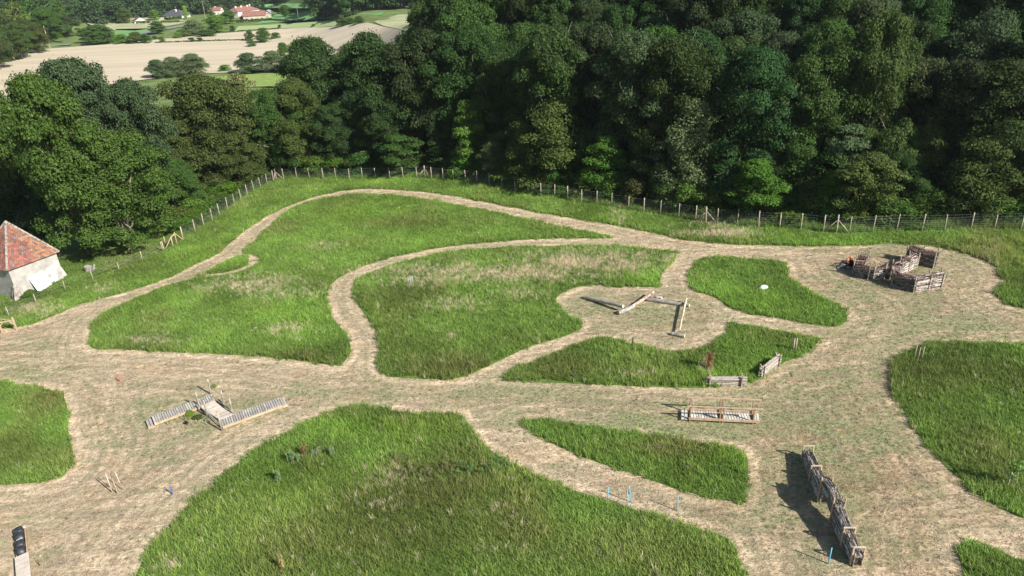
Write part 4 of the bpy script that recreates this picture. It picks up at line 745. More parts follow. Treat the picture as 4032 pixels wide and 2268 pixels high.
# ---------------------------------------------------------------- log zigzag
Zg = ZN(2200, 1100, 4.293)
def log(a, b_, ra, rb, ha, hb, mt, label, n=12, wob=.02, caps=True):
    A, B = Zg(*a)+[0,0,ha], Zg(*b_)+[0,0,hb]; pts = [A+(B-A)*s+np.array([rnd.uniform(-wob,wob), rnd.uniform(-wob,wob), rnd.uniform(-wob,wob)*.6])*(0 < s < 1) for s in np.linspace(0, 1, 9)]
    t = Thing('log', label, 'log', (A+B)/2); mb = MB(); mb.tube(pts, [ra+(rb-ra)*s for s in np.linspace(0, 1, 9)], n, cap=False); t.part('bark', mb, mt, smooth=True)
    for e, r_, sgn in ((A, ra, -1), (B, rb, 1)):
        dd = (B-A)/np.linalg.norm(B-A)*sgn; mb = MB(); mb.tube([e-dd*.01, e+dd*.012], [r_*.97, r_*.95], n); t.part('cut_end', mb, CUT)
log((430,325),(1085,545), .17,.15, .15,.50, LOGG, 'grey barked log sloping up onto the flat hewn log end')
log((1010,600),(1245,500), .2,.19, .18,.2, LOGG, 'thick squared grey log end at the left zigzag corner')
log((1230,505),(1590,300), .14,.13, .2,.48, LOGB, 'log with peeling red and white bark in the zigzag')
log((1560,315),(1740,345), .15,.14, .15,.15, LOGB, 'short peeling stub log under the upper corner')
log((1500,365),(2205,468), .17,.16, .16,.16, LOGG, 'long straight grey log across the top of the circle')
log((2150,400),(2035,925), .09,.075, .42,.36, LOGP, 'thin crooked stripped pole resting on two logs')
log((1915,945),(2125,985), .15,.15, .15,.15, LOGG, 'short grey log carrying the lower pole end')
# ---------------------------------------------------------------- pole hurdles
Zp = ZN(2550, 1350, 4.14)
def hurdle(a, b_, h, label):
    A, B = Zp(*a), Zp(*b_); d = (B-A); L_ = np.linalg.norm(d); d = d/L_; pn = np.array([-d[1], d[0], 0]); t = Thing('pole_hurdle', label, 'hurdle', (A+B)/2)
    for e, s in ((A, 1), (B, 1)):
        for off in (0, .34):
            q = e+pn*off; mb = MB(); mb.beam(q-[0,0,.3], q+[0,0,h+.12], .11, .08, tuple(d)); t.part('post', mb, POSTW)
    for i in range(21):
        z = .06+(h-.1)*((i//3)/6.5); off = .07+.1*(i % 3); r_ = rnd.uniform(.026, .042); e0 = -rnd.uniform(.1,.3); mb = MB()
        mb.tube([A+d*(e0+(L_+.5)*s)+pn*(off+rnd.uniform(-.02,.02))+np.array([0,0,z+rnd.uniform(-.02,.02)]) for s in np.linspace(0,1,5)], r_, 6, rnd.uniform(.6, 1.25)); t.part('pole', mb, STICKW)
hurdle((1010,720),(1530,715), .72, 'level pole hurdle at the lower edge of the grass crescent')
hurdle((1890,570),(2140,380), .8, 'slanting pole hurdle at the right edge of the grass crescent')
# ---------------------------------------------------------------- double railed footbridge
A_, B_ = Zp(665, 1290), Zp(1720, 1340); d = B_-A_; L_ = np.linalg.norm(d); d /= L_; pn = np.array([-d[1], d[0], 0]); Wd = .95
t = Thing('footbridge', 'low wooden footbridge with two long handrails and swinging chained decks', 'footbridge', (A_+B_)/2); F2 = lambda s, o, h: GR((A_+d*s+pn*o)[:2], h)
for o in (0, Wd):
    mb = MB(); mb.beam(F2(0, o, .27), F2(L_+.35, o, .27), .07, .16); t.part('side_beam', mb, PINE)
    mb = MB(); mb.beam(F2(-.15, o, 1.2), F2(L_+.45, o, 1.2), .11, .05); t.part('handrail', mb, PINE)
    for s in (.08, L_/2-.05, L_/2+.12, L_-.02):
        mb = MB(); mb.beam(F2(s, o+(.05 if o == 0 else -.05), -.2), F2(s, o+(.05 if o == 0 else -.05), 1.17), .08, .08, (1,0,0)); t.part('post', mb, mat('brown_post', (.36,.24,.15), .8, .2) if 'brown_post' not in bpy.data.materials else bpy.data.materials['brown_post'])
def deck2(s0, s1, n, h, name, o0=.12, o1=Wd-.1, skew=0.):
    mb = MB()
    for i in range(n):
        a, b_ = s0+(s1-s0)*i/n, s0+(s1-s0)*(i+.75)/n; mb.hull([F2(a, o0, h-.035), F2(b_, o0, h-.035), F2(b_-skew, o1, h-.035), F2(a-skew, o1, h-.035), F2(a, o0, h), F2(b_, o0, h), F2(b_-skew, o1, h), F2(a-skew, o1, h)], rnd.uniform(.85, 1.3)*1.3)
    return t.part(name, mb, GREYW)
deck2(.18, L_/2-.12, 10, .24, 'swing_deck', skew=.1); deck2(L_/2+.2, L_-.1, 10, .24, 'swing_deck', skew=.12)
deck2(-.45, -.02, 2, .2, 'step', .0, Wd); deck2(L_+.08, L_+.4, 2, .2, 'step', .0, Wd)
for s in (.35, L_/2-.25, L_/2+.3, L_-.25):
    for o in (.02, Wd-.02):
        mb = MB(); mb.tube([F2(s-.15, o, 1.1), F2(s, o, .26)], .012, 4); t.part('chain', mb, METALP)
for o in (.14, Wd-.12):
    mb = MB(); mb.beam(F2(.2, o, .19), F2(L_-.1, o, .19), .05, .05); t.part('deck_rail', mb, PINE)
# ---------------------------------------------------------------- tyre obstacle
Zt = ZN(0, 2060, 6.967); A_ = Zt(450, 330); E_ = Zt(540, 1449); d = E_-A_; d[2] = 0; d /= np.linalg.norm(d); pn = np.array([-d[1], d[0], 0])
F3 = lambda s, o, h: GR((A_+d*s+pn*o)[:2], h); Wt = .52
t = Thing('tyre_obstacle', 'timber trough filled with upright black tyres at the bottom left corner', 'obstacle', F3(2, .2, 0))
for o in (0, Wt):
    mb = MB(); mb.beam(F3(0, o, .2), F3(5.6, o, .2), .05, .22); t.part('side_board', mb, PINE)
mb = MB(); mb.beam(F3(.02, -.05, .36), F3(.02, Wt+.07, .36), .22, .04); t.part('end_board', mb, PALEW)
def tyre(mb, c, ax, R_, r_, w_):
    c, ax = Vector(c), Vector(ax).normalized(); u_ = Vector((0,0,1)); v_ = ax.cross(u_); prof = [(-w_/2, R_*.62), (-w_/2, R_*.9), (-w_*.38, R_), (w_*.38, R_), (w_/2, R_*.9), (w_/2, R_*.62), (w_*.3, R_*.58), (-w_*.3, R_*.58)]; vs = []; fs = []; n = 20
    for i in range(n):
        a = 2*math.pi*i/n
        for x, q in prof: vs.append(c+ax*x+(u_*math.cos(a)+v_*math.sin(a))*q)
    k = len(prof)
    for i in range(n):
        for j in range(k): fs.append((i*k+j, i*k+(j+1) % k, ((i+1) % n)*k+(j+1) % k, ((i+1) % n)*k+j))
    mb.add(vs, fs)
for s in (.42, .98, 1.75, 2.35):
    mb = MB(); tyre(mb, F3(s, Wt/2, .36), pn, .36, .2, .38); t.part('tyre', mb, TYRE, smooth=True)
mb = MB(); mb.beam(F3(1.36, .1, .52), F3(1.36, Wt-.1, .52), .24, .04); t.part('step_board', mb, PALEW)
mb = MB()
for i in range(14): s = 2.78+i*.19; mb.hull([F3(s, -.06, .44), F3(s+.17, -.06, .44), F3(s+.17, Wt+.1, .44), F3(s, Wt+.1, .44), F3(s, -.06, .48), F3(s+.17, -.06, .48), F3(s+.17, Wt+.1, .48), F3(s, Wt+.1, .48)], rnd.uniform(.95, 1.12))
t.part('plank_deck', mb, PALEW)
b0 = F3(3.9, 1.0, .15); mb = MB(); tyre(mb, b0, (.1,.1,1), .33, .2, .2); single('tyre', mb, TYRE, 'loose black tyre lying beside the plank deck at the bottom edge', 'tyre', b0, smooth=True)
# ---------------------------------------------------------------- brushwood walls
def brush(t, pts, thick, zl, zh, mt, name='brushwood', dens=150, rr=(.014, .034), jit=.06, twigs=None, wob=.5, closed_core=True, tones=(.2, .35, .7, 1.1, 1.5)):
    """pts: ground points of the near face; thick: vector to the far face; zl, zh: lower and upper height at each point"""
    mb = MB(); core = MB(); tw = MB(); thick = np.array([*thick, 0.])
    for i in range(len(pts)-1):
        A, B = np.array(pts[i]), np.array(pts[i+1]); L_ = np.linalg.norm(B-A); d = (B-A)/L_; n = int(dens*L_)
        P_ = lambda s, o, h: GR((A+d*s+thick[:2]*0)[:2]+thick[:2]*o, (zl[i]+(zl[i+1]-zl[i])*np.clip(s/L_, 0, 1))+(zh[i]-zl[i]+(zh[i+1]-zl[i+1]-zh[i]+zl[i])*np.clip(s/L_, 0, 1))*h)
        d = (B-A)[:2]/L_
        if closed_core: core.hull([P_(s, o, h) for h in (.04, .93) for s, o in ((.02, .08), (L_-.02, .08), (L_-.02, .92), (.02, .92))], .35)
        for k in range(n):
            f = rnd.random(); 
            if f < .42: o, h = rnd.uniform(0, .1), rnd.random()
            elif f < .58: o, h = rnd.uniform(.9, 1), rnd.random()
            else: o, h = rnd.random(), rnd.uniform(.9, 1.04)
            l = rnd.uniform(.5, 1.5); s0 = rnd.uniform(-.15, L_-.25); s1 = min(s0+l, L_+.15); q = [P_(s, min(1.05, max(-.06, o+rnd.uniform(-jit, jit)*wob)), h+rnd.uniform(-jit, jit)) for s in (s0, (s0+s1)/2, s1)]
            r_ = rnd.uniform(*rr); mb.tube(q, [r_, r_*.9, r_*.5], 4, rnd.choice(tones))
        if twigs:
            for k in range(int(L_*twigs)):
                s, o = rnd.uniform(0, L_), rnd.random(); q = Vector(P_(s, o, 1.0)); dd = Vector((rnd.uniform(-1,1), rnd.uniform(-1,1), rnd.uniform(-.1,.55)))*rnd.uniform(.12, .34); tw.tube([q-dd*.4, q+dd], [.018, .008], 3, rnd.uniform(.6, 1.7))
    mb.v += []; off = len(mb.v); mb.v += core.v; mb.f += [tuple(i+off for i in f) for f in core.f]; mb.a += core.a
    t.part(name, mb, mt)
    if twigs: t.part('twig_top', tw, TWIG)
def bposts(t, qs, h, r=.045, mt=None):
    for q in qs: mb = MB(); p = GR(q[:2]); mb.beam(p-[0,0,.3], p+[rnd.uniform(-.03,.03), rnd.uniform(-.03,.03), h*rnd.uniform(.93,1.08)], r*2, r*1.4, (1,0,0)); t.part('post', mb, mt or POSTW)
# maze at the right
Zm = ZN(3200, 920, 4.293)
# left lane with three portal frames
Lf = [Zm(668,690), Zm(716,590), Zm(755,505)]; Rf = [Zm(868,708), Zm(900,615), Zm(925,535)]
t = Thing('brushwood_lane', 'left arm of the brushwood maze crossed by three pale portal frames', 'brushwood wall', Lf[0])
brush(t, [q[:2] for q in Lf], (Rf[0]-Lf[0])[:2]*.94, [0,0,0], [.85,.85,.85], STICKW, dens=120, twigs=330)
for a, b_ in zip(Lf, Rf):
    bposts(t, [a, b_], 1.32, .035, LOGP); mb = MB(); mb.beam(GR(a[:2], 1.3), GR(b_[:2], 1.3), .05, .05); t.part('crossbar', mb, LOGP)
# front low arm with crawl holes
t = Thing('brushwood_wall', 'low front arm of the brushwood maze with two crawl holes', 'brushwood wall', Zm(1018, 800)); th = (.35,.62)
M0, M1, M2, M3, M4 = Zm(690,705), Zm(840,750), Zm(925,785), Zm(1018,800), Zm(1205,770); M5 = Zm(1310, 800)
brush(t, [M0[:2], M1[:2]], th, [0,.1], [.85,.85], STICK, dens=170, twigs=200); brush(t, [M1[:2], M2[:2]], th, [.42,.42], [.85,.85], STICK, dens=110, twigs=200); brush(t, [M2[:2], M3[:2]], th, [0,0], [.85,.85], STICK, dens=170, twigs=200)
brush(t, [M3[:2], M4[:2]], th, [0,0], [.85,.85], STICKW, dens=190, twigs=200); brush(t, [M4[:2], M5[:2]], th, [.45,.45], [.85,.85], STICK, dens=110, twigs=200)
bposts(t, [M2, M3, M4, M5]+[np.append(q[:2]+np.array(th), 0) for q in (M2, M3, M4)], 1.25)
# front bent wall
t = Thing('brushwood_wall', 'bent front wall of the brushwood maze with one bright side', 'brushwood wall', Zm(1700, 1000))
N0, N1, N2, N3, N4 = Zm(1325,870), Zm(1450,930), Zm(1700,1000), Zm(1955,960), Zm(2165,925); th2 = (.22,.72)
brush(t, [N0[:2], N1[:2]], th2, [0,0], [1.05,1.0], STICK, dens=150, twigs=240); brush(t, [N1[:2], N2[:2]], th2, [0,0], [1.0,1.05], STICK, dens=170, twigs=240)
brush(t, [N2[:2], N3[:2], N4[:2]], th2, [0,0,0], [1.05,1.1,1.08], STICKW, dens=210, twigs=200); bposts(t, [N0, N2, N3, N4]+[np.append(q[:2]+np.array(th2), 0) for q in (N0, N1, N3, N4)], 1.4)
# diagonal wall
t = Thing('brushwood_wall', 'diagonal middle wall of the brushwood maze lit on its right side', 'brushwood wall', Zm(1610, 660))
D0, D1, D2, D3 = Zm(1480,722), Zm(1610,660), Zm(1755,570), Zm(1870,490); th3 = (-.62,.42)
brush(t, [D0[:2], D1[:2], D2[:2], D3[:2]], th3, [0]*4, [1.0]*4, STICKW, dens=200, twigs=260); bposts(t, [D0, D1, D2]+[np.append(q[:2]+np.array(th3), 0) for q in (D0, D1, D2)], 1.3)
# link from the diagonal wall to the bent wall
t = Thing('brushwood_wall', 'short brushwood link between the crawl holes and the diagonal wall', 'brushwood wall', Zm(1400, 760)); S0, S1 = Zm(1330,790), Zm(1480,735); brush(t, [S0[:2], S1[:2]], (.15,.6), [0,0], [.95,.95], STICK, dens=140, twigs=260); bposts(t, [S0], 1.35)
# back wall
t = Thing('brushwood_wall', 'tall dark back wall of the brushwood maze on its right', 'brushwood wall', Zm(1900, 560)); Q0, Q1, Q2 = Zm(1565,470), Zm(1790,545), Zm(2030,590); th4 = (.5,.62)
brush(t, [Q0[:2], Q1[:2], Q2[:2]], th4, [0,0,0], [1.15,1.15,1.1], STICK, dens=200, twigs=320); bposts(t, [Q0, Q2]+[np.append(q[:2]+np.array(th4), 0) for q in (Q0, Q1, Q2)], 1.5)
# long serpentine wall in the foreground
fb = [((16.27,32.38),(16.81,32.30),.93,True),((16.02,30.64),(16.54,30.57),1.0,True),((15.83,28.98),(16.35,28.91),1.68,False),((15.84,27.48),(16.36,27.35),1.72,False),((15.76,25.97),(16.27,25.9),1.2,True),((15.71,24.8),(16.2,24.72),1.15,True)]
t = Thing('brushwood_wall', 'long snaking brushwood wall with timber frames in the right foreground', 'brushwood wall', GR(np.array([16.,28.])))
TN = (.35, .6, 1., 1.4, 1.7); sw = [np.array(f[0])+[.05,0] for f in fb]; sd_ = (.42,-.06)
brush(t, sw[0:3], sd_, [0,0,0], [.62,.85,1.05], STICK, dens=230, rr=(.016,.036), tones=TN); mid = (sw[2]+sw[3])/2
brush(t, [sw[2]+[0,.25], mid, sw[3]], sd_, [.75,.72,.45], [1.45,1.6,1.35], STICK, dens=260, rr=(.016,.036), tones=TN)
brush(t, [sw[3]+[0,.1], sw[4], sw[5]], sd_, [0,0,0], [1.25,.95,.72], STICK, dens=240, rr=(.016,.036), tones=TN)
for a, b_, h, bar in fb:
    for q in (a, b_): mb = MB(); p = GR(np.array(q)); mb.beam(p-[0,0,.3], p+[0,0,h], .09, .06, (1,0,0)); t.part('post', mb, PINE)
    if bar: mb = MB(); mb.beam(GR(np.array(a)-[.03,0], h+.025), GR(np.array(b_)+[.03,0], h+.025), .07, .05); t.part('crossbar', mb, LOGP)
# ---------------------------------------------------------------- village
def Zv(x, y): return P((300+x/3.22)/K, y/3.22/K)
def building(name, label, a, b_, dep, wh, rh, wm, rm, ridge='along', hip=0., nwin=3, chim=(), ov=.4, cat='house', door=True):
    A, B = Zv(*a), Zv(*b_); d = (B-A)[:2]; Lw = np.linalg.norm(d); d /= Lw; n_ = np.array([-d[1], d[0]]); z0 = (A[2]+B[2])/2
    if n_@A[:2] < 0: n_ = -n_
    Q = lambda s, o, h: np.array([A[0]+d[0]*s+n_[0]*o, A[1]+d[1]*s+n_[1]*o, z0+h]); t = Thing(name, label, cat, Q(Lw/2, dep/2, 0))
    wh, rh = wh*.68, rh*.68; mb = MB(); mb.hull([Q(0,0,-1.5), Q(Lw,0,-1.5), Q(Lw,dep,-1.5), Q(0,dep,-1.5), Q(0,0,wh), Q(Lw,0,wh), Q(Lw,dep,wh), Q(0,dep,wh)])
    if ridge == 'along': mb.add([Q(0,0,wh),Q(0,dep,wh),Q(0,dep/2,wh+rh),Q(Lw,0,wh),Q(Lw,dep,wh),Q(Lw,dep/2,wh+rh)], [(0,1,2),(3,5,4)] if not hip else [])
    else: mb.add([Q(0,0,wh),Q(Lw,0,wh),Q(Lw/2,0,wh+rh),Q(0,dep,wh),Q(Lw,dep,wh),Q(Lw/2,dep,wh+rh)], [(0,1,2),(3,5,4)])
    wl = t.part('wall', mb, wm); mb = MB(); th = .22
    if ridge == 'along':
        r1, r2 = Q(hip*dep/2-(0 if hip else ov), dep/2, wh+rh+.1), Q(Lw-hip*dep/2+(0 if hip else ov), dep/2, wh+rh+.1); e = [Q(-ov,-ov,wh-.15), Q(Lw+ov,-ov,wh-.15), Q(Lw+ov,dep+ov,wh-.15), Q(-ov,dep+ov,wh-.15)]
        vs = e+[r1, r2]; fs = [(0,1,5,4),(2,3,4,5),(1,2,5),(3,0,4)] if hip else [(0,1,5,4),(2,3,4,5)]
    else:
        r1, r2 = Q(Lw/2,-ov,wh+rh+.1), Q(Lw/2,dep+ov,wh+rh+.1); vs = [Q(-ov,-ov,wh-.15), Q(Lw+ov,-ov,wh-.15), Q(Lw+ov,dep+ov,wh-.15), Q(-ov,dep+ov,wh-.15), r1, r2]; fs = [(0,4,5,3),(1,2,5,4)]
    mb.add(vs, fs); mb.add([v+np.array([0,0,th]) for v in vs], fs); n0 = len(vs)
    for i, j in ((0,1),(1,2),(2,3),(3,0)): mb.f.append((i, j, j+n0, i+n0))
    rf = t.part('roof', mb, rm)
    for s, o, h in chim:
        mb = MB(); q = Q(Lw*s, dep*o, wh+rh*.4); mb.hull([q+np.array([x, y, z]) for z in (0, rh*.6+h*.7) for x, y in ((-.4,-.4),(.4,-.4),(.4,.4),(-.4,.4))]); t.part('chimney', mb, RENDER_W, rf)
    for i in range(nwin):
        s = Lw*(i+.6)/(nwin+.2); isd = door and i == nwin//2; mb = MB(); w2, h0, h1 = (.55, .0, 1.45) if isd else (.55, .6, 1.4)
        mb.hull([Q(s-w2,-.05,h0), Q(s+w2,-.05,h0), Q(s+w2,.02,h0), Q(s-w2,.02,h0), Q(s-w2,-.05,h1), Q(s+w2,-.05,h1), Q(s+w2,.02,h1), Q(s-w2,.02,h1)]); t.part('door' if isd else 'window', mb, SHUT if isd else GLASS)
    return t
building('farmhouse', 'big farm building with red tiled roof and buff gable at the village', (2125,268), (2400,252), 11, 4.2, 3.2, RENDER_B, RROOF, nwin=4)
building('farmhouse', 'white farmhouse with dark red roof and chimneys behind the farm building', (2060,225), (2330,190), 10, 5.5, 3.6, RENDER_W, RROOF, hip=.8, nwin=4, chim=((.15,.4,1.2),(.4,.4,1.2),(.68,.4,1.2),(.85,.5,1.5)))
building('outbuilding', 'small white lean-to with bright red roof left of the farm', (2078,262), (2140,258), 4, 2.2, .9, RENDER_W, mat('bright_red_roof', (.38,.09,.07), .8, .3), nwin=1, door=False)
building('barn', 'buff stone barn with pale grey sheet roof right of the farm', (2385,232), (2470,228), 9, 4.5, 2., RENDER_B, GROOF, 'across', nwin=1)
building('house', 'white house with steep dark slate roof and white chimney', (1105,238), (1330,233), 11, 2.8, 4.6, RENDER_W, SLATE, hip=.7, nwin=4, chim=((.62,.35,1.),(.4,.6,.6)))
building('house', 'low white house with brown tiled roof beside the willow', (745,302), (905,290), 9, 2.3, 3.2, RENDER_W, BROOF, 'across', nwin=2)
building('house', 'red roofed white house among the village trees', (1735,188), (1830,184), 9, 4., 2.8, RENDER_W, RROOF, nwin=2, chim=((.2,.5,1.),))
building('house', 'long pale red roofed house left of the village trees', (1600,165), (1725,160), 9, 3.2, 2.6, RENDER_W, RROOF, nwin=3)
building('house', 'brown roofed building partly behind the poplar', (1430,158), (1520,155), 9, 3.2, 2.6, RENDER_B, BROOF, nwin=2)
building('farm_shed', 'grey roofed white farm building at the edge of the left hill wood', (20,150), (165,145), 12, 4.5, 2.5, RENDER_W, GROOF, nwin=2, cat='shed')
building('farm_shed', 'low pale roofed shed half hidden below the far wood', (390,128), (520,122), 10, 2.6, 2., RENDER_B, GROOF, nwin=2, cat='shed')
# hedges, gable dormers
t = bpy.data.objects.get('house')
def hedge(a, b_, w_, h, tint, label):
    A, B = Zv(*a), Zv(*b_); k = int(np.linalg.norm(B-A)*26*h); s = rng.random(k); d = (B-A)/np.linalg.norm(B-A); nr = np.array([-d[1], d[0], 0]); c = A+(B-A)*s[:, None]+nr*rng.uniform(-w_/2, w_/2, k)[:, None]; zz = h*rng.random(k)**.4*(.85+.3*vnoise(c[:, 0], c[:, 1], 3., 4)); c[:, 2] = T(c[:, 0], c[:, 1])+zz
    me = leafmesh('hedge', c-A, rng.normal(size=(k, 3))+[0,-.3,.7], rng.uniform(.25, .5, k)); o = bpy.data.objects.new('hedge', me); o.location = A; o.color = (*TINT[tint], 1); C.objects.link(o); tag(o, label, 'hedge')
hedge((1120,262), (1350,250), 3, 2., 'md', 'clipped dark hedge in front of the slate roofed house'); hedge((1070,292), (1310,285), 2, 1.2, 'lt', 'lower bright hedge near the lane'); hedge((760,305), (940,296), 2, 1.5, 'lt', 'bright hedge in front of the brown roofed low house')
hedge((2480,262), (2900,252), 2, 1., 'dk', 'hedge row between the two crop fields'); hedge((2030,290), (2480,262), 3, 1.5, 'md', 'shrubby hedge below the farm'); hedge((80,208), (520,195), 2, .8, 'dk', 'thin hedge across the pale green field'); hedge((280,232), (900,215), 2, .9, 'dk', 'second thin hedge before the willow pasture')
hedge((1000,548), (2140,512), 3, .6, 'ol', 'weedy strip splitting the stubble field'); hedge((2040,408), (2576,372), 3, .7, 'ol', 'weedy verge between crop and stubble')
def pole(p, h, r, label, arm=False):
    mb = MB(); mb.tube([p-[0,0,.5], p+[0,0,h]], [r, r*.7], 7); t = Thing('utility_pole', label, 'utility pole', p); t.part('pole', mb, POSTW)
    if arm: mb = MB(); mb.beam(p+[-1,0,h-.5], p+[1,0,h-.5], .12, .12); t.part('crossarm', mb, POSTW)
Zq = lambda x, y: P(x/5.152/K, y/5.152/K)
pole(Zq(1035,1032), 11, .2, 'tall leaning brown pole against the left wood'); pole(Zq(418,1075), 7.5, .16, 'shorter brown pole beside the lane near the car'); pole(Zq(1838,395), 9, .15, 'pale pole at the end of the left wood')
pole(Zv(1265,155), 10, .15, 'pole above the slate roofed house'); pole(Zv(1640,230), 11, .15, 'pole in front of the red roofed houses', True); pole(Zv(1985,140), 10, .15, 'pale pole left of the farmhouse'); pole(Zv(1655,165), 10, .15, 'white pole among the red roofs'); pole(Zv(715,360), 6, .12, 'small pole near the lane below the low house'); pole(Zv(2820,245), 8, .12, 'thin pole standing in the crop field')
# traffic sign seen from behind
b0 = Zq(218,1125); t = Thing('road_sign', 'round grey road sign beside the lane at the left edge', 'road sign', b0); mb = MB(); mb.tube([b0, b0+[0,0,2.3]], .05, 6); t.part('pole', mb, METALP); mb = MB(); mb.tube([b0+[0,-.05,2.5], b0+[.02,-.09,2.5]], .42, 16); t.part('sign_plate', mb, METALP)
# parked car
b0 = Zq(610,1098)+np.array([0, 1., .45]); A_ = Zq(540,1095); B_ = Zq(680,1082); d = Vector(((B_-A_)[0], (B_-A_)[1], 0)).normalized(); sdv = Vector((-d.y, d.x, 0))
t = Thing('car', 'silver blue hatchback driving on the lane at the foot of the left wood', 'car', b0)
def prof(mb, pr, w_):
    o = len(mb.v); n_ = len(pr); vs = [Vector(b0)+d*x+sdv*s*w_/2+Vector((0,0,z)) for s in (-1, 1) for x, z in pr]; mb.add(vs, [tuple(range(n_)), tuple(range(2*n_-1, n_-1, -1))]+[(i, i+n_, (i+1) % n_+n_, (i+1) % n_) for i in range(n_)])
mb = MB(); prof(mb, [(-2.1,.35),(2.1,.35),(2.15,.75),(1.9,.95),(-1.3,1.0),(-2.1,.8)], 1.75); t.part('body', mb, mat('car_paint', (.45,.55,.68), .3, .5))
mb = MB(); prof(mb, [(-1.1,.98),(1.75,.98),(1.35,1.42),(-.35,1.45)], 1.5); t.part('cabin', mb, GLASS)
mb = MB(); prof(mb, [(-.4,1.455),(1.35,1.43),(1.3,1.5),(-.35,1.52)], 1.45); t.part('roof', mb, bpy.data.materials['car_paint'])
for x in (-1.3, 1.35):
    for s in (-1, 1):
        mb = MB(); c = Vector(b0)+d*x+sdv*s*.82+Vector((0,0,.32)); mb.tube([c-sdv*.1, c+sdv*.1], .32, 12); t.part('wheel', mb, TYRE)

# ---------------------------------------------------------------- two seated people
SKIN = mat('skin', (.55,.33,.24), .6, .3, (.5,.29,.2)); HELM = mat('orange_helmet', (.9,.2,.06), .35, .5, (.85,.17,.05)); MAROON = mat('maroon_cloth', (.12,.045,.04), .9, .1); BLACKC = mat('black_cloth', (.02,.02,.022), .9, .1); JEANS = mat('pale_jeans', (.35,.42,.5), .9, .1); HAIR = mat('brown_hair', (.06,.035,.02), .7, .2); SHOE = mat('grey_shoe', (.5,.52,.52), .7, .2)
def body_mesh(name, chains, mt, parent=None):
    """limb chains as tapered tubes with shared joints, merged to one surface by a voxel remesh"""
    mb = MB()
    for pts, rs in chains:
        mb.tube(pts, rs, 8)
        for p, r_ in zip(pts, rs):
            vs = []; fs = []
            for i in range(5):
                for j in range(8): a = 2*math.pi*j/8; ph = -math.pi/2+math.pi*(i+.5)/5; vs.append(Vector(p)+Vector((math.cos(a)*math.cos(ph), math.sin(a)*math.cos(ph), math.sin(ph)))*r_*1.04)
            for i in range(4):
                for j in range(8): fs.append((i*8+j, i*8+(j+1) % 8, (i+1)*8+(j+1) % 8, (i+1)*8+j))
            fs += [tuple(range(7, -1, -1)), tuple(32+j for j in range(8))]; mb.add(vs, fs)
    me = mkmesh(name, mb.v, mb.f, mt); o = bpy.data.objects.new(name, me); C.objects.link(o); rm = o.modifiers.new('merge', 'REMESH'); rm.mode = 'VOXEL'; rm.voxel_size = .007; rm.use_smooth_shade = True
    if parent: o.parent = parent
    return o
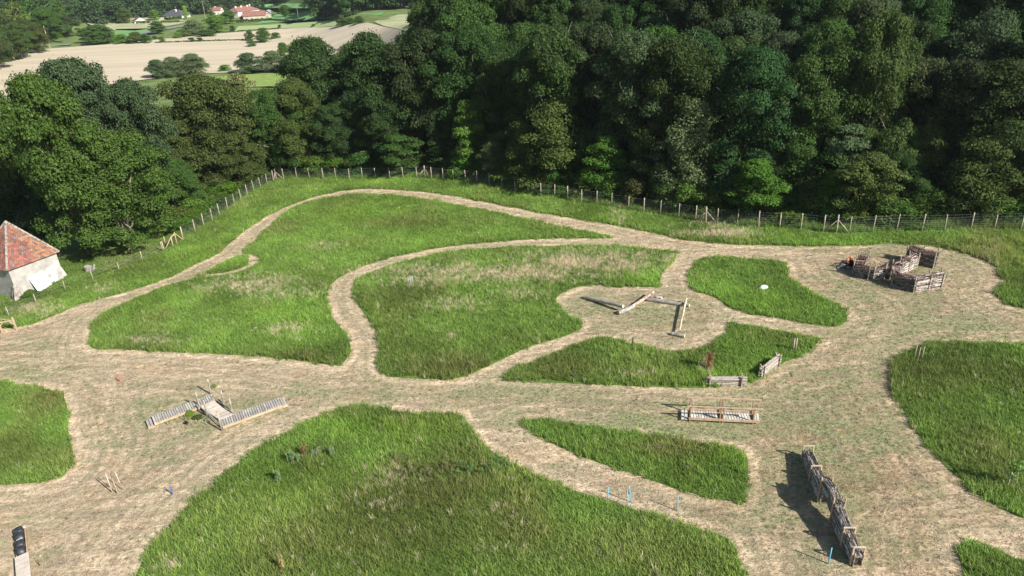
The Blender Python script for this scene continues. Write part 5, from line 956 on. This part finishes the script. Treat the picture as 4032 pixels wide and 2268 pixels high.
def person(p, face, label, top, legs, reach, knee):
    r = math.atan2(face[1], face[0]); sh = .175; pel = (0,0,.13); ch = (.07,0,.42); nk = (.13,0,.56); hd = (.19,0,.70); ch_ = []
    ch_.append(([pel, (.02,0,.27), ch], [.135,.125,.14])); ch_.append(([(.09,-.13,.48), (.09,.13,.48)], [.075,.075])); ch_.append(([ch, nk, (.17,0,.64)], [.1,.055,.055])); ch_.append(([(.165,0,.69), (.18,0,.74), (.19,0,.78)], [.075,.09,.085]))
    ch_.append(([(.225,0,.66), (.25,0,.64)], [.05,.035])); ch_.append(([(.265,0,.72), (.285,0,.70)], [.014,.016]))
    for s in (-1, 1): ch_.append(([(.19,s*.09,.71), (.19,s*.098,.735)], [.014,.016])); ch_.append(([(.262,s*.03,.735), (.268,s*.03,.735)], [.012,.011]))
    arms = []; lg = []
    for s in (-1, 1):
        el = (.27,s*.23,.33); wr = (reach,s*.12,.34); arms.append(([(.09,s*sh,.48), el, wr], [.055,.042,.03])); hx, hy, hz = wr
        ch_.append(([wr, (hx+.05,hy,hz-.005)], [.028,.03])); ch_.append(([wr, (hx+.03,hy-s*.035,hz+.01), (hx+.055,hy-s*.05,hz)], [.016,.013,.011]))
        for k, (dy, ln) in enumerate(((-.03,.062),(-.011,.075),(.009,.07),(.028,.055))): ch_.append(([(hx+.06,hy+dy,hz), (hx+.06+ln*.55,hy+dy*1.15,hz-.008), (hx+.06+ln,hy+dy*1.2,hz-.03)], [.011,.0095,.008]))
        kn = (knee,s*.13,.36 if s > 0 else .28); an = (knee+.3,s*.11,.09); lg.append(([(.0,s*.09,.12), kn, an], [.1,.068,.045])); ch_.append(([an, (knee+.31,s*.11,.05), (knee+.44,s*.12,.045)], [.045,.045,.035]))
    ch_ += arms+lg; o = body_mesh('person', ch_, SKIN); o.location = p; o.rotation_euler = (0,0,r); tag(o, label, 'person', 'people resting by the brushwood maze')
    G_ = lambda L_, k: [(a, [q*k+.008 for q in b_]) for a, b_ in L_]
    body_mesh('shirt', G_(ch_[:2], 1.04)+G_([(a[0][:2]+[tuple(np.array(a[0][1])*.25+np.array(a[0][2])*.75)], a[1]) for a in arms], 1.06), top, o); body_mesh('trousers', G_(lg, 1.06)+[([pel, (0,0,.2)], [.145,.14])], legs, o)
    body_mesh('shoe', [([(knee+.3,.11,.06), (knee+.45,.12,.05)], [.055,.042])], SHOE, o); body_mesh('shoe', [([(knee+.3,-.11,.06), (knee+.45,-.12,.05)], [.055,.042])], SHOE, o)
    body_mesh('hair', [([(.13,0,.70), (.14,0,.75)], [.075,.085])], HAIR, o); mb = MB(); vs = []; fs = []
    for i in range(6):
        for j in range(12): a = 2*math.pi*j/12; ph = math.pi/2*i/5.01; vs.append((.175+math.cos(a)*math.cos(ph)*.135+(.03 if math.cos(a) > .8 and i == 0 else 0), math.sin(a)*math.cos(ph)*.115, .755+math.sin(ph)*.115))
    for i in range(5):
        for j in range(12): fs.append((i*12+j, i*12+(j+1) % 12, (i+1)*12+(j+1) % 12, (i+1)*12+j))
    h = bpy.data.objects.new('helmet', mkmesh('helmet', vs, fs+[tuple(range(11, -1, -1))], HELM, smooth=True)); C.objects.link(h); h.parent = o
b0 = Pp(2134, 675); person(b0, (-1,.25), 'person in maroon top and pale jeans with orange helmet sitting by the brushwood lane', MAROON, JEANS, .5, .42)
b0 = Pp(2142, 668); person(b0, (-1,-.1), 'person in black clothes with orange helmet leaning on the brushwood lane', BLACKC, BLACKC, .38, .34)
# ---------------------------------------------------------------- air
hz = MB(); hz.hull([(-1300,-80,-30),(1300,-80,-30),(1300,1700,-30),(-1300,1700,-30),(-1300,-80,230),(1300,-80,230),(1300,1700,230),(-1300,1700,230)])
HM = bpy.data.materials.new('haze'); HM.use_nodes = True; n = HM.node_tree; n.nodes.remove(n.nodes['Principled BSDF']); pv = n.nodes.new('ShaderNodeVolumePrincipled'); pv.inputs['Density'].default_value = .00011; pv.inputs['Color'].default_value = (.82,.9,1,1); pv.inputs['Anisotropy'].default_value = .2; n.links.new(pv.outputs[0], n.nodes['Material Output'].inputs['Volume'])
ho = bpy.data.objects.new('haze', mkmesh('haze', hz.v, hz.f, HM)); C.objects.link(ho); tag(ho, 'thin summer haze over the valley', kind='stuff')
